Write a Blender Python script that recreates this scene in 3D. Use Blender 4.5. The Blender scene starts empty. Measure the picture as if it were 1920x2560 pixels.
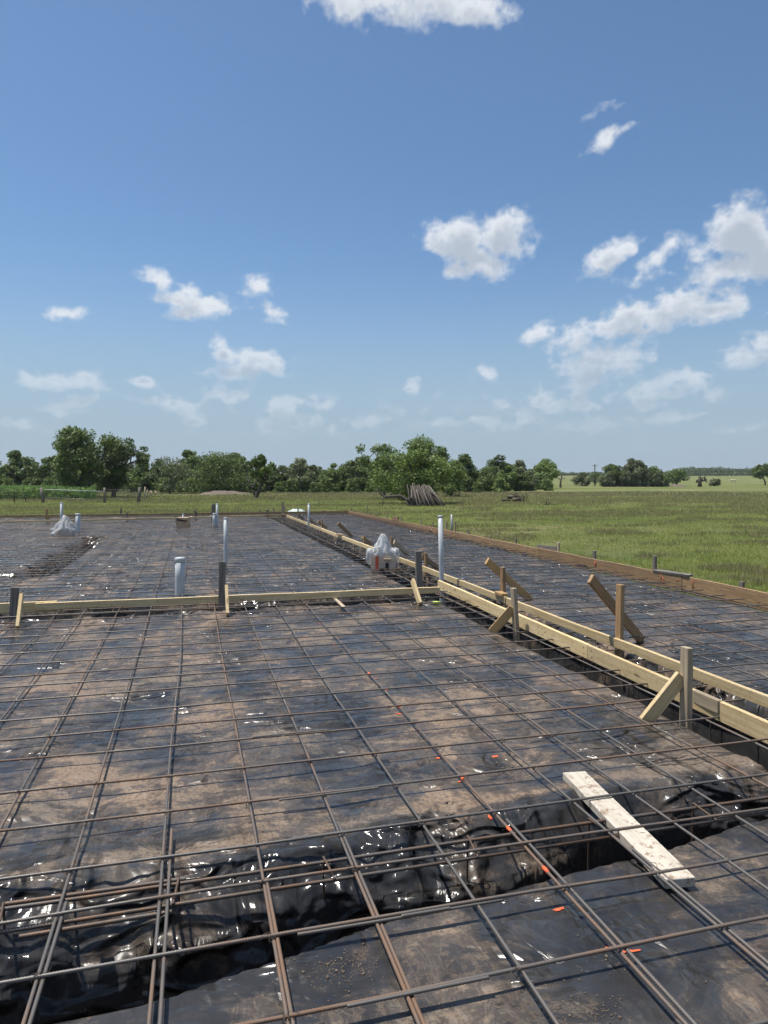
import bpy, bmesh, math, random
import numpy as np
from mathutils import Vector, Matrix
R = math.radians
rnd = random.Random(7)
sc = bpy.context.scene
COL = sc.collection

# ------------------------------------------------------------------ camera
F, CX, CY, HOR, YAW, CH = 1750.0, 960.0, 1280.0, 1196.0, 15.34, 1.74
PITCH = math.degrees(math.atan((CY - HOR) / F))
cam = bpy.data.cameras.new('camera'); camo = bpy.data.objects.new('camera', cam); COL.objects.link(camo)
camo.location = (0, 0, CH); camo.rotation_euler = (R(90 - PITCH), 0, R(-YAW))
cam.sensor_width = 36; cam.sensor_fit = 'AUTO'; cam.lens = F / 2560 * 36
cam.clip_start = 0.05; cam.clip_end = 9000
sc.camera = camo
CM = Matrix.Rotation(R(-YAW), 3, 'Z') @ Matrix.Rotation(R(90 - PITCH), 3, 'X')
CO = Vector((0, 0, CH))
def ray(px, py):
    return CM @ Vector(((px - CX) / F, -(py - CY) / F, -1.0))
def P(px, py, z=0.0):                      # photo point lying on the level z
    r = ray(px, py); return CO + r * ((z - CH) / r.z)
def dep(p):                                # distance along the view axis
    return -(CM.transposed() @ (Vector(p) - CO)).z
def PD(px, py, d):                         # photo point at depth d
    return CO + ray(px, py) * d
GZ = -0.13
def G(px, py): return P(px, py, GZ)
def GD(px, d):                             # ground point in column px at depth d
    p = PD(px, 1240, d); return Vector((p.x, p.y, ground_h(p.x, p.y)))

# ------------------------------------------------------------------ light
SUN = Vector((-0.27, 0.20, 1.0)).normalized()
sun = bpy.data.lights.new('sun', 'SUN'); sun.energy = 5.0; sun.angle = R(0.55); sun.color = (1.0, 0.955, 0.88)
suno = bpy.data.objects.new('sun', sun); COL.objects.link(suno)
suno.rotation_euler = (-SUN).to_track_quat('-Z', 'Y').to_euler()
sc.view_settings.view_transform = 'Standard'; sc.view_settings.look = 'None'
sc.view_settings.exposure = 0.30; sc.view_settings.gamma = 1.0
SKY_STRENGTH = 0.090

# clouds: (centre px, centre py, radius x, radius y, tilt deg, weight) as directions in the sky
CLOUDS = [
 (860,0,80,40,0,.8),(930,12,60,36,0,.7),(1010,5,90,46,0,.8),(1100,5,70,45,0,.85),(1185,15,75,48,0,1.0),(1240,28,40,40,0,.65),
 (1500,345,52,20,28,.95),(1545,322,30,13,20,.6),(1490,285,36,18,35,.55),(1555,258,45,9,15,.35),
 (1150,605,72,58,0,1.25),(1262,585,66,62,15,1.25),(1200,650,85,38,0,1.1),(1170,672,62,22,0,1.0),(1300,625,38,34,0,.9),
 (1505,655,62,40,35,1.1),(1560,615,42,28,20,.9),(1640,640,70,34,25,.72),(1690,600,40,22,15,.6),(1600,690,50,22,10,.5),
 (1760,640,50,60,0,.95),(1850,590,85,75,0,1.25),(1915,640,110,70,0,1.35),(1810,680,90,36,0,1.0),
 (1590,785,95,38,12,1.1),(1690,765,105,45,5,1.2),(1790,785,80,38,5,1.05),(1830,755,42,28,-15,.85),(1530,805,60,24,10,.7),
 (1345,840,60,20,12,.95),(1440,860,68,36,10,.95),(1500,900,95,55,0,.98),(1560,890,55,45,0,.85),(1470,950,100,32,0,.7),(1340,985,60,26,5,.75),(1385,1005,90,26,0,.6),
 (1640,960,65,34,0,1.0),(1700,952,48,34,0,1.05),(1600,990,55,18,0,.7),(1790,985,48,17,5,.8),
 (1215,930,34,17,5,.9),(1040,960,26,18,10,.9),
 (1890,890,80,26,10,.8),(1915,850,40,34,0,.9),
 (400,705,42,24,-25,.85),(365,690,30,24,0,.55),(455,745,62,34,-10,1.15),(530,765,55,32,8,1.1),(470,770,70,30,0,.95),
 (640,725,40,26,10,.72),(675,780,35,20,-20,.7),(620,745,25,18,0,.45),
 (175,780,42,22,0,.85),(135,790,45,12,0,.5),(305,655,15,9,0,.5),
 (570,885,56,30,-10,1.15),(650,905,66,30,-5,1.1),(615,925,85,22,0,.8),(560,870,40,20,0,.9),
 (140,945,68,24,-3,.85),(230,960,60,22,-5,.85),(370,960,38,18,0,1.05),(290,975,60,14,0,.5),
 (205,1005,46,18,5,.9),(130,1018,30,15,0,.8),
 (460,1010,75,22,0,.75),(560,985,50,22,5,.75),(500,1045,35,12,0,.6),
 (710,1018,42,22,5,.9),(795,1000,44,22,0,.9),(740,1045,70,26,0,.5),(700,1075,40,14,0,.45),(810,1072,22,14,10,.6),
 (935,1060,60,18,0,.7),(1110,1065,58,18,0,.65),(1230,1060,70,20,0,.6),(1330,1050,60,18,0,.55),
 (1490,1055,70,14,5,.5),(1690,1045,80,14,0,.5),(1880,1070,70,14,0,.45),(1460,1022,40,10,0,.55),
 (40,1060,50,18,0,.6),(1255,1010,25,16,5,.7),(1630,1018,30,12,0,.5)]

def build_world():
    w = bpy.data.worlds.new('World'); sc.world = w; w.use_nodes = True
    nt = w.node_tree; nt.nodes.clear(); N = nt.nodes.new; L = nt.links.new
    sky = N('ShaderNodeTexSky'); sky.sky_type = 'NISHITA'; sky.sun_disc = False
    sky.sun_elevation = math.asin(SUN.z); sky.sun_rotation = math.atan2(SUN.x, SUN.y)
    sky.air_density = 1.0; sky.dust_density = .6; sky.ozone_density = 2.0; sky.altitude = 100
    tint = N('ShaderNodeMix'); tint.data_type = 'RGBA'; tint.blend_type = 'MULTIPLY'; tint.inputs['Factor'].default_value = 1
    L(sky.outputs[0], tint.inputs['A']); tint.inputs['B'].default_value = SKY_TINT
    bg = N('ShaderNodeBackground'); bg.inputs['Strength'].default_value = SKY_STRENGTH; L(tint.outputs['Result'], bg.inputs['Color'])
    tc = N('ShaderNodeTexCoord'); sep = N('ShaderNodeSeparateXYZ'); L(tc.outputs['Generated'], sep.inputs[0])
    mr = N('ShaderNodeMapRange'); L(sep.outputs['Z'], mr.inputs['Value']); mr.interpolation_type = 'SMOOTHERSTEP'
    mr.inputs['From Min'].default_value = -.02; mr.inputs['From Max'].default_value = .34; mr.inputs['To Min'].default_value = .92; mr.inputs['To Max'].default_value = 0
    bh = N('ShaderNodeBackground'); bh.inputs['Color'].default_value = HAZE_COL; bh.inputs['Strength'].default_value = 1
    mx = N('ShaderNodeMixShader'); L(mr.outputs[0], mx.inputs[0]); L(bg.outputs[0], mx.inputs[1]); L(bh.outputs[0], mx.inputs[2])
    out = N('ShaderNodeOutputWorld'); L(mx.outputs[0], out.inputs[0])
SKY_TINT = (.84, 1.0, 1.09, 1)
HAZE_COL = (.305, .39, .48, 1)
build_world()

# ------------------------------------------------------------------ numpy noise
def _hash(ix, iy, seed):
    h = (ix.astype(np.int64) * 374761393 + iy.astype(np.int64) * 668265263 + seed * 1274126177) & 0xffffffff
    h = ((h ^ (h >> 13)) * 1274126177) & 0xffffffff
    h = (h ^ (h >> 16)) & 0xffffff
    return h / float(0xffffff)
def vn(x, y, seed=0):
    x = np.asarray(x, float); y = np.asarray(y, float)
    ix = np.floor(x); iy = np.floor(y); fx = x - ix; fy = y - iy
    fx = fx * fx * fx * (fx * (fx * 6 - 15) + 10); fy = fy * fy * fy * (fy * (fy * 6 - 15) + 10)
    a = _hash(ix, iy, seed); b = _hash(ix + 1, iy, seed); c = _hash(ix, iy + 1, seed); d = _hash(ix + 1, iy + 1, seed)
    return (a * (1 - fx) + b * fx) * (1 - fy) + (c * (1 - fx) + d * fx) * fy
def fbm(x, y, seed=0, o=4, g=.5):
    s = 0; a = 1; t = 0
    for i in range(o):
        s = s + a * vn(x * 2 ** i + 17.3 * i, y * 2 ** i - 9.1 * i, seed + i); t += a; a *= g
    return s / t
def ridge(x, y, seed=0, o=2):
    s = 0; a = 1; t = 0
    for i in range(o):
        s = s + a * (1 - np.abs(2 * fbm(x * 2 ** i, y * 2 ** i, seed + 31 * i, 2) - 1) * 2.2).clip(0, 1) ** 3; t += a; a *= .5
    return s / t
def sstep(x, a, b):
    t = np.clip((x - a) / (b - a), 0, 1); return t * t * (3 - 2 * t)

# ------------------------------------------------------------------ terrain height
SX0, SX1, SY0, SY1 = -15.0, 7.62, -4.0, 33.6      # footprint of the pad
def ground_h(x, y):
    x = np.asarray(x, float); y = np.asarray(y, float)
    dx = np.maximum(np.maximum(SX0 - x, x - SX1), 0); dy = np.maximum(np.maximum(SY0 - y, y - SY1), 0)
    e = np.hypot(dx, dy); dist = np.hypot(x, y)
    z = GZ + sstep(e, 1, 25) * (.10 * (fbm(x / 14, y / 14, 3, 3) - .5)) + sstep(e, 25, 90) * .35 * (fbm(x / 45, y / 45, 5, 2) - .5)
    z = z + .025 * (fbm(x / .7, y / .7, 8, 2) - .5)
    az = np.arctan2(x, y)
    z = z + sstep(dist, 240, 900) * 6.5 * sstep(az, -.2, .5)
    r = z
    return float(r) if r.ndim == 0 else r

# ------------------------------------------------------------------ object helpers
def props(o, label=None, cat=None, group=None, kind=None):
    if label: o['label'] = label
    if cat: o['category'] = cat
    if group: o['group'] = group
    if kind: o['kind'] = kind
    return o
def empty(name, loc, label, cat, group=None):
    o = bpy.data.objects.new(name, None); COL.objects.link(o); o.location = loc; o.empty_display_size = .2
    return props(o, label, cat, group)
def link_mesh(name, me, mat=None, parent=None, loc=(0, 0, 0), rot=None):
    o = bpy.data.objects.new(name, me); COL.objects.link(o)
    if mat is not None and not me.materials: me.materials.append(mat)
    loc = Vector(loc)
    if parent is not None:
        o.parent = parent
        b = Vector((0, 0, 0)); q = parent
        while q is not None: b += q.location; q = q.parent
        loc = loc - b
    o.location = loc
    if rot is not None:
        o.rotation_mode = 'QUATERNION'; o.rotation_quaternion = rot.to_quaternion() if isinstance(rot, Matrix) else rot
    return o
def np_mesh(name, V, Fq, smooth=True):
    V = np.asarray(V, np.float32); Fq = np.asarray(Fq, np.int32); k = Fq.shape[1]
    me = bpy.data.meshes.new(name)
    me.vertices.add(len(V)); me.vertices.foreach_set('co', V.ravel())
    me.loops.add(Fq.size); me.loops.foreach_set('vertex_index', Fq.ravel())
    me.polygons.add(len(Fq)); me.polygons.foreach_set('loop_start', np.arange(0, Fq.size, k, dtype=np.int32))
    me.update(calc_edges=True)
    if smooth: me.polygons.foreach_set('use_smooth', np.ones(len(Fq), bool))
    me.validate(); return me
def merge(parts):
    V = []; Fs = []; n = 0
    for v, f in parts:
        v = np.asarray(v, float); f = np.asarray(f, int)
        if len(f): V.append(v); Fs.append(f + n); n += len(v)
    return np.concatenate(V), np.concatenate(Fs)
def tube(pts, rad, n=8, cap=True):
    pts = np.asarray(pts, float); m = len(pts)
    rad = np.full(m, rad, float) if np.isscalar(rad) else np.asarray(rad, float)
    T = np.gradient(pts, axis=0); T /= np.linalg.norm(T, axis=1)[:, None] + 1e-12
    up = np.array([0, 0, 1.]) if abs(T[0][2]) < .9 else np.array([1., 0, 0])
    U = np.cross(T, up); U /= np.linalg.norm(U, axis=1)[:, None] + 1e-9
    W = np.cross(T, U)
    a = np.linspace(0, 2 * np.pi, n, endpoint=False)
    V = pts[:, None, :] + rad[:, None, None] * (np.cos(a)[None, :, None] * U[:, None, :] + np.sin(a)[None, :, None] * W[:, None, :])
    V = V.reshape(-1, 3)
    i = np.arange(m - 1)[:, None] * n; j = np.arange(n)[None, :]; j2 = (j + 1) % n
    Fq = np.stack([i + j, i + n + j, i + n + j2, i + j2], -1).reshape(-1, 4)
    if cap:
        c0 = len(V); V = np.vstack([V, pts[0], pts[-1]])
        j = np.arange(n); j2 = (j + 1) % n; e = (m - 1) * n
        Fq = np.vstack([Fq, np.stack([j, j2, np.full(n, c0), np.full(n, c0)], -1)[:, :4],
                        np.stack([e + j2, e + j, np.full(n, c0 + 1), np.full(n, c0 + 1)], -1)])
    return V, Fq
def quads_mesh(name, V, Fq, smooth=True):
    # allows degenerate quads (triangles written as quads)
    me = bpy.data.meshes.new(name)
    V = np.asarray(V, float); fs = []
    for f in np.asarray(Fq).tolist():
        fs.append(f[:3] if f[2] == f[3] else f)
    me.from_pydata(V.tolist(), [], fs); me.update()
    if smooth: me.polygons.foreach_set('use_smooth', np.ones(len(me.polygons), bool))
    return me
def tube_obj(name, paths, mat, parent=None, n=8, smooth=True):
    ps = [tube(p, r, n) for p, r in paths]
    V, Fq = merge(ps); o0 = Vector(V.mean(axis=0)) if parent is None else None
    if parent is None:
        base = Vector((V[:, 0].mean(), V[:, 1].mean(), V[:, 2].min())); V = V - np.array(base)
        return link_mesh(name, quads_mesh(name, V, Fq, smooth), mat, None, base)
    base = Vector(V.mean(axis=0)); V = V - np.array(base)
    return link_mesh(name, quads_mesh(name, V, Fq, smooth), mat, parent, base)
def board(name, a, b, w, t, mat, parent=None, hint=(0, 0, 1), cut=0.0, bev=.003, segs=1, warp=0.0):
    """timber from a to b; w is measured along hint, t across it"""
    a = Vector(a); b = Vector(b); X = (b - a); L = X.length; X.normalize()
    Z = Vector(hint) - X * X.dot(Vector(hint)); Z.normalize(); Y = Z.cross(X)
    bm = bmesh.new(); n = max(1, segs); rings = []
    for i in range(n + 1):
        x = L * i / n; s = warp * math.sin(i * 1.7 + L) if 0 < i < n else 0
        c = cut if i == n else (-cut if i == 0 else 0)
        rings.append([bm.verts.new((x + c * (1 if dz > 0 else 0), dy * t / 2, dz * w / 2 + s)) for dy, dz in ((-1, -1), (1, -1), (1, 1), (-1, 1))])
    for i in range(n):
        for k in range(4): bm.faces.new((rings[i][k], rings[i][(k + 1) % 4], rings[i + 1][(k + 1) % 4], rings[i + 1][k]))
    bm.faces.new(rings[0][::-1]); bm.faces.new(rings[-1])
    bmesh.ops.recalc_face_normals(bm, faces=bm.faces)
    if bev: bmesh.ops.bevel(bm, geom=[e for e in bm.edges if e.calc_face_angle(0) > .5], offset=bev, segments=1, affect='EDGES')
    me = bpy.data.meshes.new(name); bm.to_mesh(me); bm.free()
    M3 = Matrix((X, Y, Z)).transposed()
    return link_mesh(name, me, mat, parent, a, M3)
def copy_tree(o, loc, label=None, scale=None, rz=None, parent=None):
    c = o.copy(); COL.objects.link(c)
    if parent is not None: c.parent = parent
    else:
        c.location = loc
        if label: c['label'] = label
        if scale is not None: c.scale = scale
        if rz is not None: c.rotation_euler = (0, 0, rz)
    for ch in list(o.children): copy_tree(ch, None, parent=c)
    return c

# ------------------------------------------------------------------ materials
def newmat(name):
    m = bpy.data.materials.new(name); m.use_nodes = True; nt = m.node_tree
    b = nt.nodes['Principled BSDF']; return m, nt, b
class NT:
    def __init__(s, nt): s.nt = nt
    def n(s, t, **k):
        n = s.nt.nodes.new(t)
        for a, b in k.items(): setattr(n, a, b)
        return n
    def l(s, a, b): s.nt.links.new(a, b)
    def val(s, sock, v):
        if isinstance(v, bpy.types.NodeSocket): s.l(v, sock)
        else: sock.default_value = v
    def coord(s, kind='Object', scale=(1, 1, 1), rot=(0, 0, 0), src=None):
        m = s.n('ShaderNodeMapping'); m.inputs['Scale'].default_value = scale; m.inputs['Rotation'].default_value = rot
        if src is None:
            tc = s.n('ShaderNodeTexCoord'); src = tc.outputs[kind]
        s.l(src, m.inputs[0]); return m.outputs[0]
    def noise(s, vec, scale, detail=4, rough=.55, dist=0, out='Fac'):
        n = s.n('ShaderNodeTexNoise'); s.l(vec, n.inputs['Vector']); n.inputs['Scale'].default_value = scale
        n.inputs['Detail'].default_value = detail; n.inputs['Roughness'].default_value = rough; n.inputs['Distortion'].default_value = dist
        return n.outputs[out]
    def ramp(s, v, lo, hi, a=0., b=1., smooth=True):
        n = s.n('ShaderNodeMapRange'); n.interpolation_type = 'SMOOTHSTEP' if smooth else 'LINEAR'
        s.val(n.inputs['Value'], v); n.inputs['From Min'].default_value = lo; n.inputs['From Max'].default_value = hi
        n.inputs['To Min'].default_value = a; n.inputs['To Max'].default_value = b; return n.outputs[0]
    def mix(s, f, a, b, mode='MIX'):
        n = s.n('ShaderNodeMix', data_type='RGBA', blend_type=mode); s.val(n.inputs['Factor'], f)
        for k, v in (('A', a), ('B', b)):
            if isinstance(v, tuple): v = (*v, 1) if len(v) == 3 else v
            s.val(n.inputs[k], v)
        return n.outputs['Result']
    def math(s, op, a, b=0., c=0., clamp=False):
        n = s.n('ShaderNodeMath', operation=op, use_clamp=clamp)
        for i, v in enumerate((a, b, c)): s.val(n.inputs[i], v)
        return n.outputs[0]
    def bump(s, h, strength, dist, normal=None):
        n = s.n('ShaderNodeBump'); s.l(h, n.inputs['Height']); n.inputs['Strength'].default_value = strength
        n.inputs['Distance'].default_value = dist
        if normal is not None: s.l(normal, n.inputs['Normal'])
        return n.outputs[0]


# ------------------------------------------------------------------ clouds: a very distant dome, clear where there is no cloud
def build_clouds():
    def ae(px, py):
        r = ray(px, py).normalized(); return math.atan2(r.x, r.y), math.asin(r.z)
    az = np.concatenate([np.arange(-180, -25, 1.2), np.arange(-25, 57, .13), np.arange(57, 180.1, 1.2)]); az[-1] = 180
    el = np.concatenate([np.arange(-1, 41, .13), np.arange(41, 88, 1.2), [89]])
    A, E = np.meshgrid(np.radians(az), np.radians(el))
    u = A / .05; v = E / .05
    wx = A + .016 * (fbm(u * .8, v * .8, 1, 3) - .5) * 2; wy = E + .011 * (fbm(u * .8, v * .8, 2, 3) - .5) * 2
    acc = np.full(A.shape, -.9)
    for (px, py, rx, ry, tl, wt) in CLOUDS:
        a, e = ae(px, py); sx = (ae(px + 10, py)[0] - a) / 10; sy = (e - ae(px, py + 10)[1]) / 10
        t = R(tl); dx = wx - a; dy = wy - e
        du = (dx * math.cos(t) + dy * math.sin(t)) / (rx * 1.22 * sx); dv = (-dx * math.sin(t) + dy * math.cos(t)) / (ry * 1.22 * sy)
        acc = np.logaddexp(acc * 14, (wt * (1 - np.hypot(du, dv))) * 14) / 14
    low = .34 * np.exp(-((E - .085) / .05) ** 2) * np.clip((fbm(A / .16, E / .035, 60, 4) - .42) * 4, 0, 1)      # faint banks low over the horizon
    outside = ((A < R(-24)) | (A > R(55)) | (E > R(42)))
    acc = np.maximum(acc, np.where(outside & (E < R(75)), (fbm(A / .22, E / .14, 61, 4) - .56) * 3.2, -.9))
    n1 = fbm(u * 1.1, v * 1.5, 5, 6, .55) - .5
    bil = 1 - np.abs(2 * fbm(u * 1.6, v * 2.0, 15, 4, .55) - 1) * 2
    n2 = fbm(u * 2.6, v * 4.2, 25, 5, .6) - .5
    k = np.clip((.42 - E) / .34, 0, 1); n1 = n1 * (1 - k) + n2 * k
    f = acc + 1.5 * n1 + .30 * (bil - .4)
    f = np.maximum(f, np.where(low > .02, low * .9 + .7 * n1 - .14, -1))
    me_V = np.stack([np.sin(A) * np.cos(E), np.cos(A) * np.cos(E), np.sin(E)], -1) * 7000
    nx = len(az); i, j = np.meshgrid(np.arange(nx - 1), np.arange(len(el) - 1)); i = i.ravel(); j = j.ravel()
    Fq = np.stack([j * nx + i, (j + 1) * nx + i, (j + 1) * nx + i + 1, j * nx + i + 1], -1)
    keep = (f.ravel()[Fq].max(axis=1) > -.12); Fq = Fq[keep]
    used, inv = np.unique(Fq.ravel(), return_inverse=True)
    me = np_mesh('sky', me_V.reshape(-1, 3)[used], inv.reshape(-1, 4))
    at = me.attributes.new('cover', 'FLOAT', 'POINT'); at.data.foreach_set('value', f.ravel()[used].astype(np.float32))
    # cover averaged with that higher up: mask for the painted shading of the clouds
    sh = np.roll(f, -int(1.3 / .13), axis=0); sh[-12:] = 0
    at = me.attributes.new('depth', 'FLOAT', 'POINT'); at.data.foreach_set('value', ((sh + f) / 2).ravel()[used].astype(np.float32))
    m = bpy.data.materials.new('cloud'); m.use_nodes = True; nt = m.node_tree; nt.nodes.clear(); q = NT(nt)
    a1 = q.n('ShaderNodeAttribute', attribute_name='cover'); a2 = q.n('ShaderNodeAttribute', attribute_name='depth')
    geo = q.n('ShaderNodeNewGeometry'); nz = q.noise(q.coord(scale=(1 / 7000,) * 3, src=geo.outputs['Position']), 80, 7, .66)
    sepz = q.n('ShaderNodeSeparateXYZ'); q.l(geo.outputs['Position'], sepz.inputs[0])
    cv = q.math('ADD', a1.outputs['Fac'], q.math('MULTIPLY', q.math('SUBTRACT', nz, .5), .75))
    al = q.ramp(cv, -.02, .80)
    al = q.math('MULTIPLY', al, q.ramp(sepz.outputs['Z'], 250, 1700, .22, .93))
    c = q.mix(q.ramp(a2.outputs['Fac'], .15, .95), (.66, .69, .73), (.40, .45, .52))  # pale lit tops and grey shaded undersides put into the cloud colour
    em = q.n('ShaderNodeEmission'); q.l(c, em.inputs['Color']); tr = q.n('ShaderNodeBsdfTransparent')
    mx = q.n('ShaderNodeMixShader'); q.l(al, mx.inputs[0]); q.l(tr.outputs[0], mx.inputs[1]); q.l(em.outputs[0], mx.inputs[2])
    out = q.n('ShaderNodeOutputMaterial'); q.l(mx.outputs[0], out.inputs[0])
    o = link_mesh('sky', me, m); props(o, None, None, None, 'structure'); o.visible_shadow = True
build_clouds()

def wood(name, light, dark, rough=.65, dirt=0., dirtcol=(.12, .085, .055), grain=1.0, knots=True):
    m, nt, b = newmat(name); q = NT(nt)
    oi = q.n('ShaderNodeObjectInfo')
    add = q.n('ShaderNodeVectorMath', operation='ADD'); tc = q.n('ShaderNodeTexCoord'); q.l(tc.outputs['Object'], add.inputs[0])
    sc_ = q.n('ShaderNodeVectorMath', operation='SCALE'); sc_.inputs['Scale'].default_value = 9
    cmb = q.n('ShaderNodeCombineXYZ')
    for i in range(3): q.l(oi.outputs['Random'], cmb.inputs[i])
    q.l(cmb.outputs[0], sc_.inputs[0]); q.l(sc_.outputs[0], add.inputs[1])
    v = q.coord(scale=(1.2, 26, 26), src=add.outputs[0])
    g = q.noise(v, 1.6, 5, .6, .6)
    v2 = q.coord(scale=(2.5, 90, 90), src=add.outputs[0]); g2 = q.noise(v2, 2, 3, .6)
    f = q.ramp(g, .34, .66)
    c = q.mix(f, light, dark)
    c = q.mix(q.ramp(g2, .45, .75, 0, .35), c, tuple(x * .6 for x in dark))
    if knots:
        vk = q.coord(scale=(2.2, 9, 9), src=add.outputs[0]); vo = q.n('ShaderNodeTexVoronoi'); vo.inputs['Scale'].default_value = 1.0
        q.l(vk, vo.inputs['Vector'])
        c = q.mix(q.ramp(vo.outputs['Distance'], .13, .07), c, tuple(x * .35 for x in dark))
    blotch = q.noise(add.outputs[0], 3, 3)
    c = q.mix(q.ramp(blotch, .35, .7, 0, .3), c, tuple(x * .72 for x in light))
    if dirt:
        dn = q.noise(add.outputs[0], 26, 6, .75)
        dn2 = q.noise(add.outputs[0], 4, 2, .5)
        dm = q.math('MULTIPLY', q.ramp(dn, .52, .60), q.ramp(dn2, .32, .55), clamp=True)
        c = q.mix(q.math('MULTIPLY', dm, dirt), c, dirtcol)
    hv = q.n('ShaderNodeHueSaturation'); q.l(c, hv.inputs['Color'])
    q.l(q.ramp(oi.outputs['Random'], 0, 1, .82, 1.12), hv.inputs['Value']); c = hv.outputs[0]
    q.l(c, b.inputs['Base Color']); b.inputs['Roughness'].default_value = rough
    q.l(q.bump(g2, .35 * grain, .004), b.inputs['Normal'])
    return m
M_PINE = wood('fresh_pine', (.72, .57, .33), (.56, .40, .19), dirt=.35, dirtcol=(.30, .20, .11))
M_PINE2 = wood('yellowed_pine', (.50, .33, .145), (.36, .215, .085))
M_TREAT = wood('stained_form_lumber', (.38, .245, .135), (.24, .14, .07), dirt=.5)
M_BRACE = wood('orange_brown_brace', (.40, .255, .13), (.25, .145, .065))
M_GREY = wood('weathered_grey_wood', (.235, .21, .18), (.12, .105, .09), rough=.85, grain=1.6)
M_DRIFT = wood('weathered_tan_wood', (.46, .375, .26), (.29, .225, .15), rough=.8, grain=1.4)
M_WHITE = wood('dusty_whitewashed_board', (.62, .565, .475), (.50, .44, .35), rough=.8, dirt=.95, dirtcol=(.25, .17, .11), knots=False)
M_BARK = wood('bark', (.12, .10, .082), (.05, .042, .036), rough=.95, grain=3, knots=False)
M_BARKPALE = wood('pale_bark', (.32, .29, .25), (.17, .15, .13), rough=.95, grain=3, knots=False)

def mat_rebar():
    m, nt, b = newmat('ribbed_steel'); q = NT(nt)
    oi = q.n('ShaderNodeObjectInfo'); tc = q.n('ShaderNodeTexCoord')
    add = q.n('ShaderNodeVectorMath', operation='ADD'); q.l(tc.outputs['Object'], add.inputs[0])
    cmb = q.n('ShaderNodeCombineXYZ'); mul = q.math('MULTIPLY', oi.outputs['Random'], 40.)
    for i in range(3): q.l(mul, cmb.inputs[i])
    q.l(cmb.outputs[0], add.inputs[1])
    n1 = q.noise(add.outputs[0], 1.3, 4, .6); n2 = q.noise(add.outputs[0], 22, 4, .7)
    s = q.math('ADD', q.math('MULTIPLY', n1, .9), q.math('MULTIPLY', n2, .35))
    s = q.math('ADD', s, q.math('MULTIPLY', q.math('SUBTRACT', oi.outputs['Random'], .6), .25))
    rust = q.ramp(s, .53, .84)
    c = q.mix(rust, (.13, .12, .11), (.165, .098, .062))
    c = q.mix(q.ramp(n2, .64, .78, 0, .45), c, (.22, .105, .05))
    q.l(c, b.inputs['Base Color']); q.l(q.ramp(rust, 0, 1, .35, .05), b.inputs['Metallic'])
    q.l(q.ramp(rust, 0, 1, .50, .8), b.inputs['Roughness'])
    q.l(q.bump(n2, .25, .002), b.inputs['Normal'])
    return m
M_REBAR = mat_rebar()
def mat_rust():
    m, nt, b = newmat('rusted_steel'); q = NT(nt)
    v = q.coord(); n2 = q.noise(v, 18, 4, .7); n1 = q.noise(v, 2, 3)
    c = q.mix(q.ramp(n2, .35, .65), (.085, .066, .052), (.155, .088, .052))
    c = q.mix(q.ramp(n1, .42, .6, 0, .8), c, (.105, .10, .095))
    q.l(c, b.inputs['Base Color']); b.inputs['Roughness'].default_value = .6; b.inputs['Metallic'].default_value = .4
    return m
M_RUST = mat_rust()
def flat(name, col, rough=.6, metal=0., var=.15, scale=6, spec=None):
    m, nt, b = newmat(name); q = NT(nt); v = q.coord(); n = q.noise(v, scale, 4)
    c = q.mix(q.ramp(n, .3, .7), tuple(min(1, x * (1 + var)) for x in col), tuple(x * (1 - var) for x in col))
    q.l(c, b.inputs['Base Color']); b.inputs['Roughness'].default_value = rough; b.inputs['Metallic'].default_value = metal
    if spec is not None: b.inputs['Specular IOR Level'].default_value = spec
    return m
M_PVC = flat('white_pvc', (.50, .52, .53), .38, var=.06, scale=9)
M_CARD = flat('cardboard', (.46, .33, .21), .85, var=.12)
M_CARDPALE = flat('pale_cardboard', (.62, .50, .38), .8, var=.08)
M_BLACK = flat('black_tape', (.015, .015, .017), .5)
M_ORANGE = flat('orange_paint', (.72, .12, .04), .6, var=.1, scale=30)
M_REDMARK = flat('faded_red_marking', (.50, .10, .04), .7, var=.3, scale=25)
M_REDTAPE = flat('red_print', (.62, .11, .05), .5)
M_LIME = flat('lime_plastic', (.55, .68, .12), .5)
M_TARP = flat('pale_green_tarp', (.42, .50, .46), .45, var=.15)
M_WIRE = flat('fence_wire', (.12, .115, .11), .6, .5)
M_GATE = flat('weathered_gate_tube', (.34, .35, .33), .5, .3)
M_HORSE = flat('cream_horse_coat', (.62, .50, .36), .8, var=.1)
M_STONE = flat('pale_stone', (.42, .33, .22), .9, var=.25)
M_STUMP = M_GREY

def mat_bag(name, col, alpha):
    m, nt, b = newmat(name); q = NT(nt)
    v = q.coord(); n = q.noise(v, 5, 5, .65, 1.2)
    b.inputs['Base Color'].default_value = (*col, 1); b.inputs['Roughness'].default_value = .22
    q.l(q.ramp(n, .3, .75, alpha * .75, min(1, alpha * 1.35)), b.inputs['Alpha'])
    q.l(q.bump(q.noise(v, 9, 4, .6, 1.5), .8, .03), b.inputs['Normal'])
    return m
M_BAG = mat_bag('clear_plastic_film', (.66, .68, .69), .50)

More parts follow.
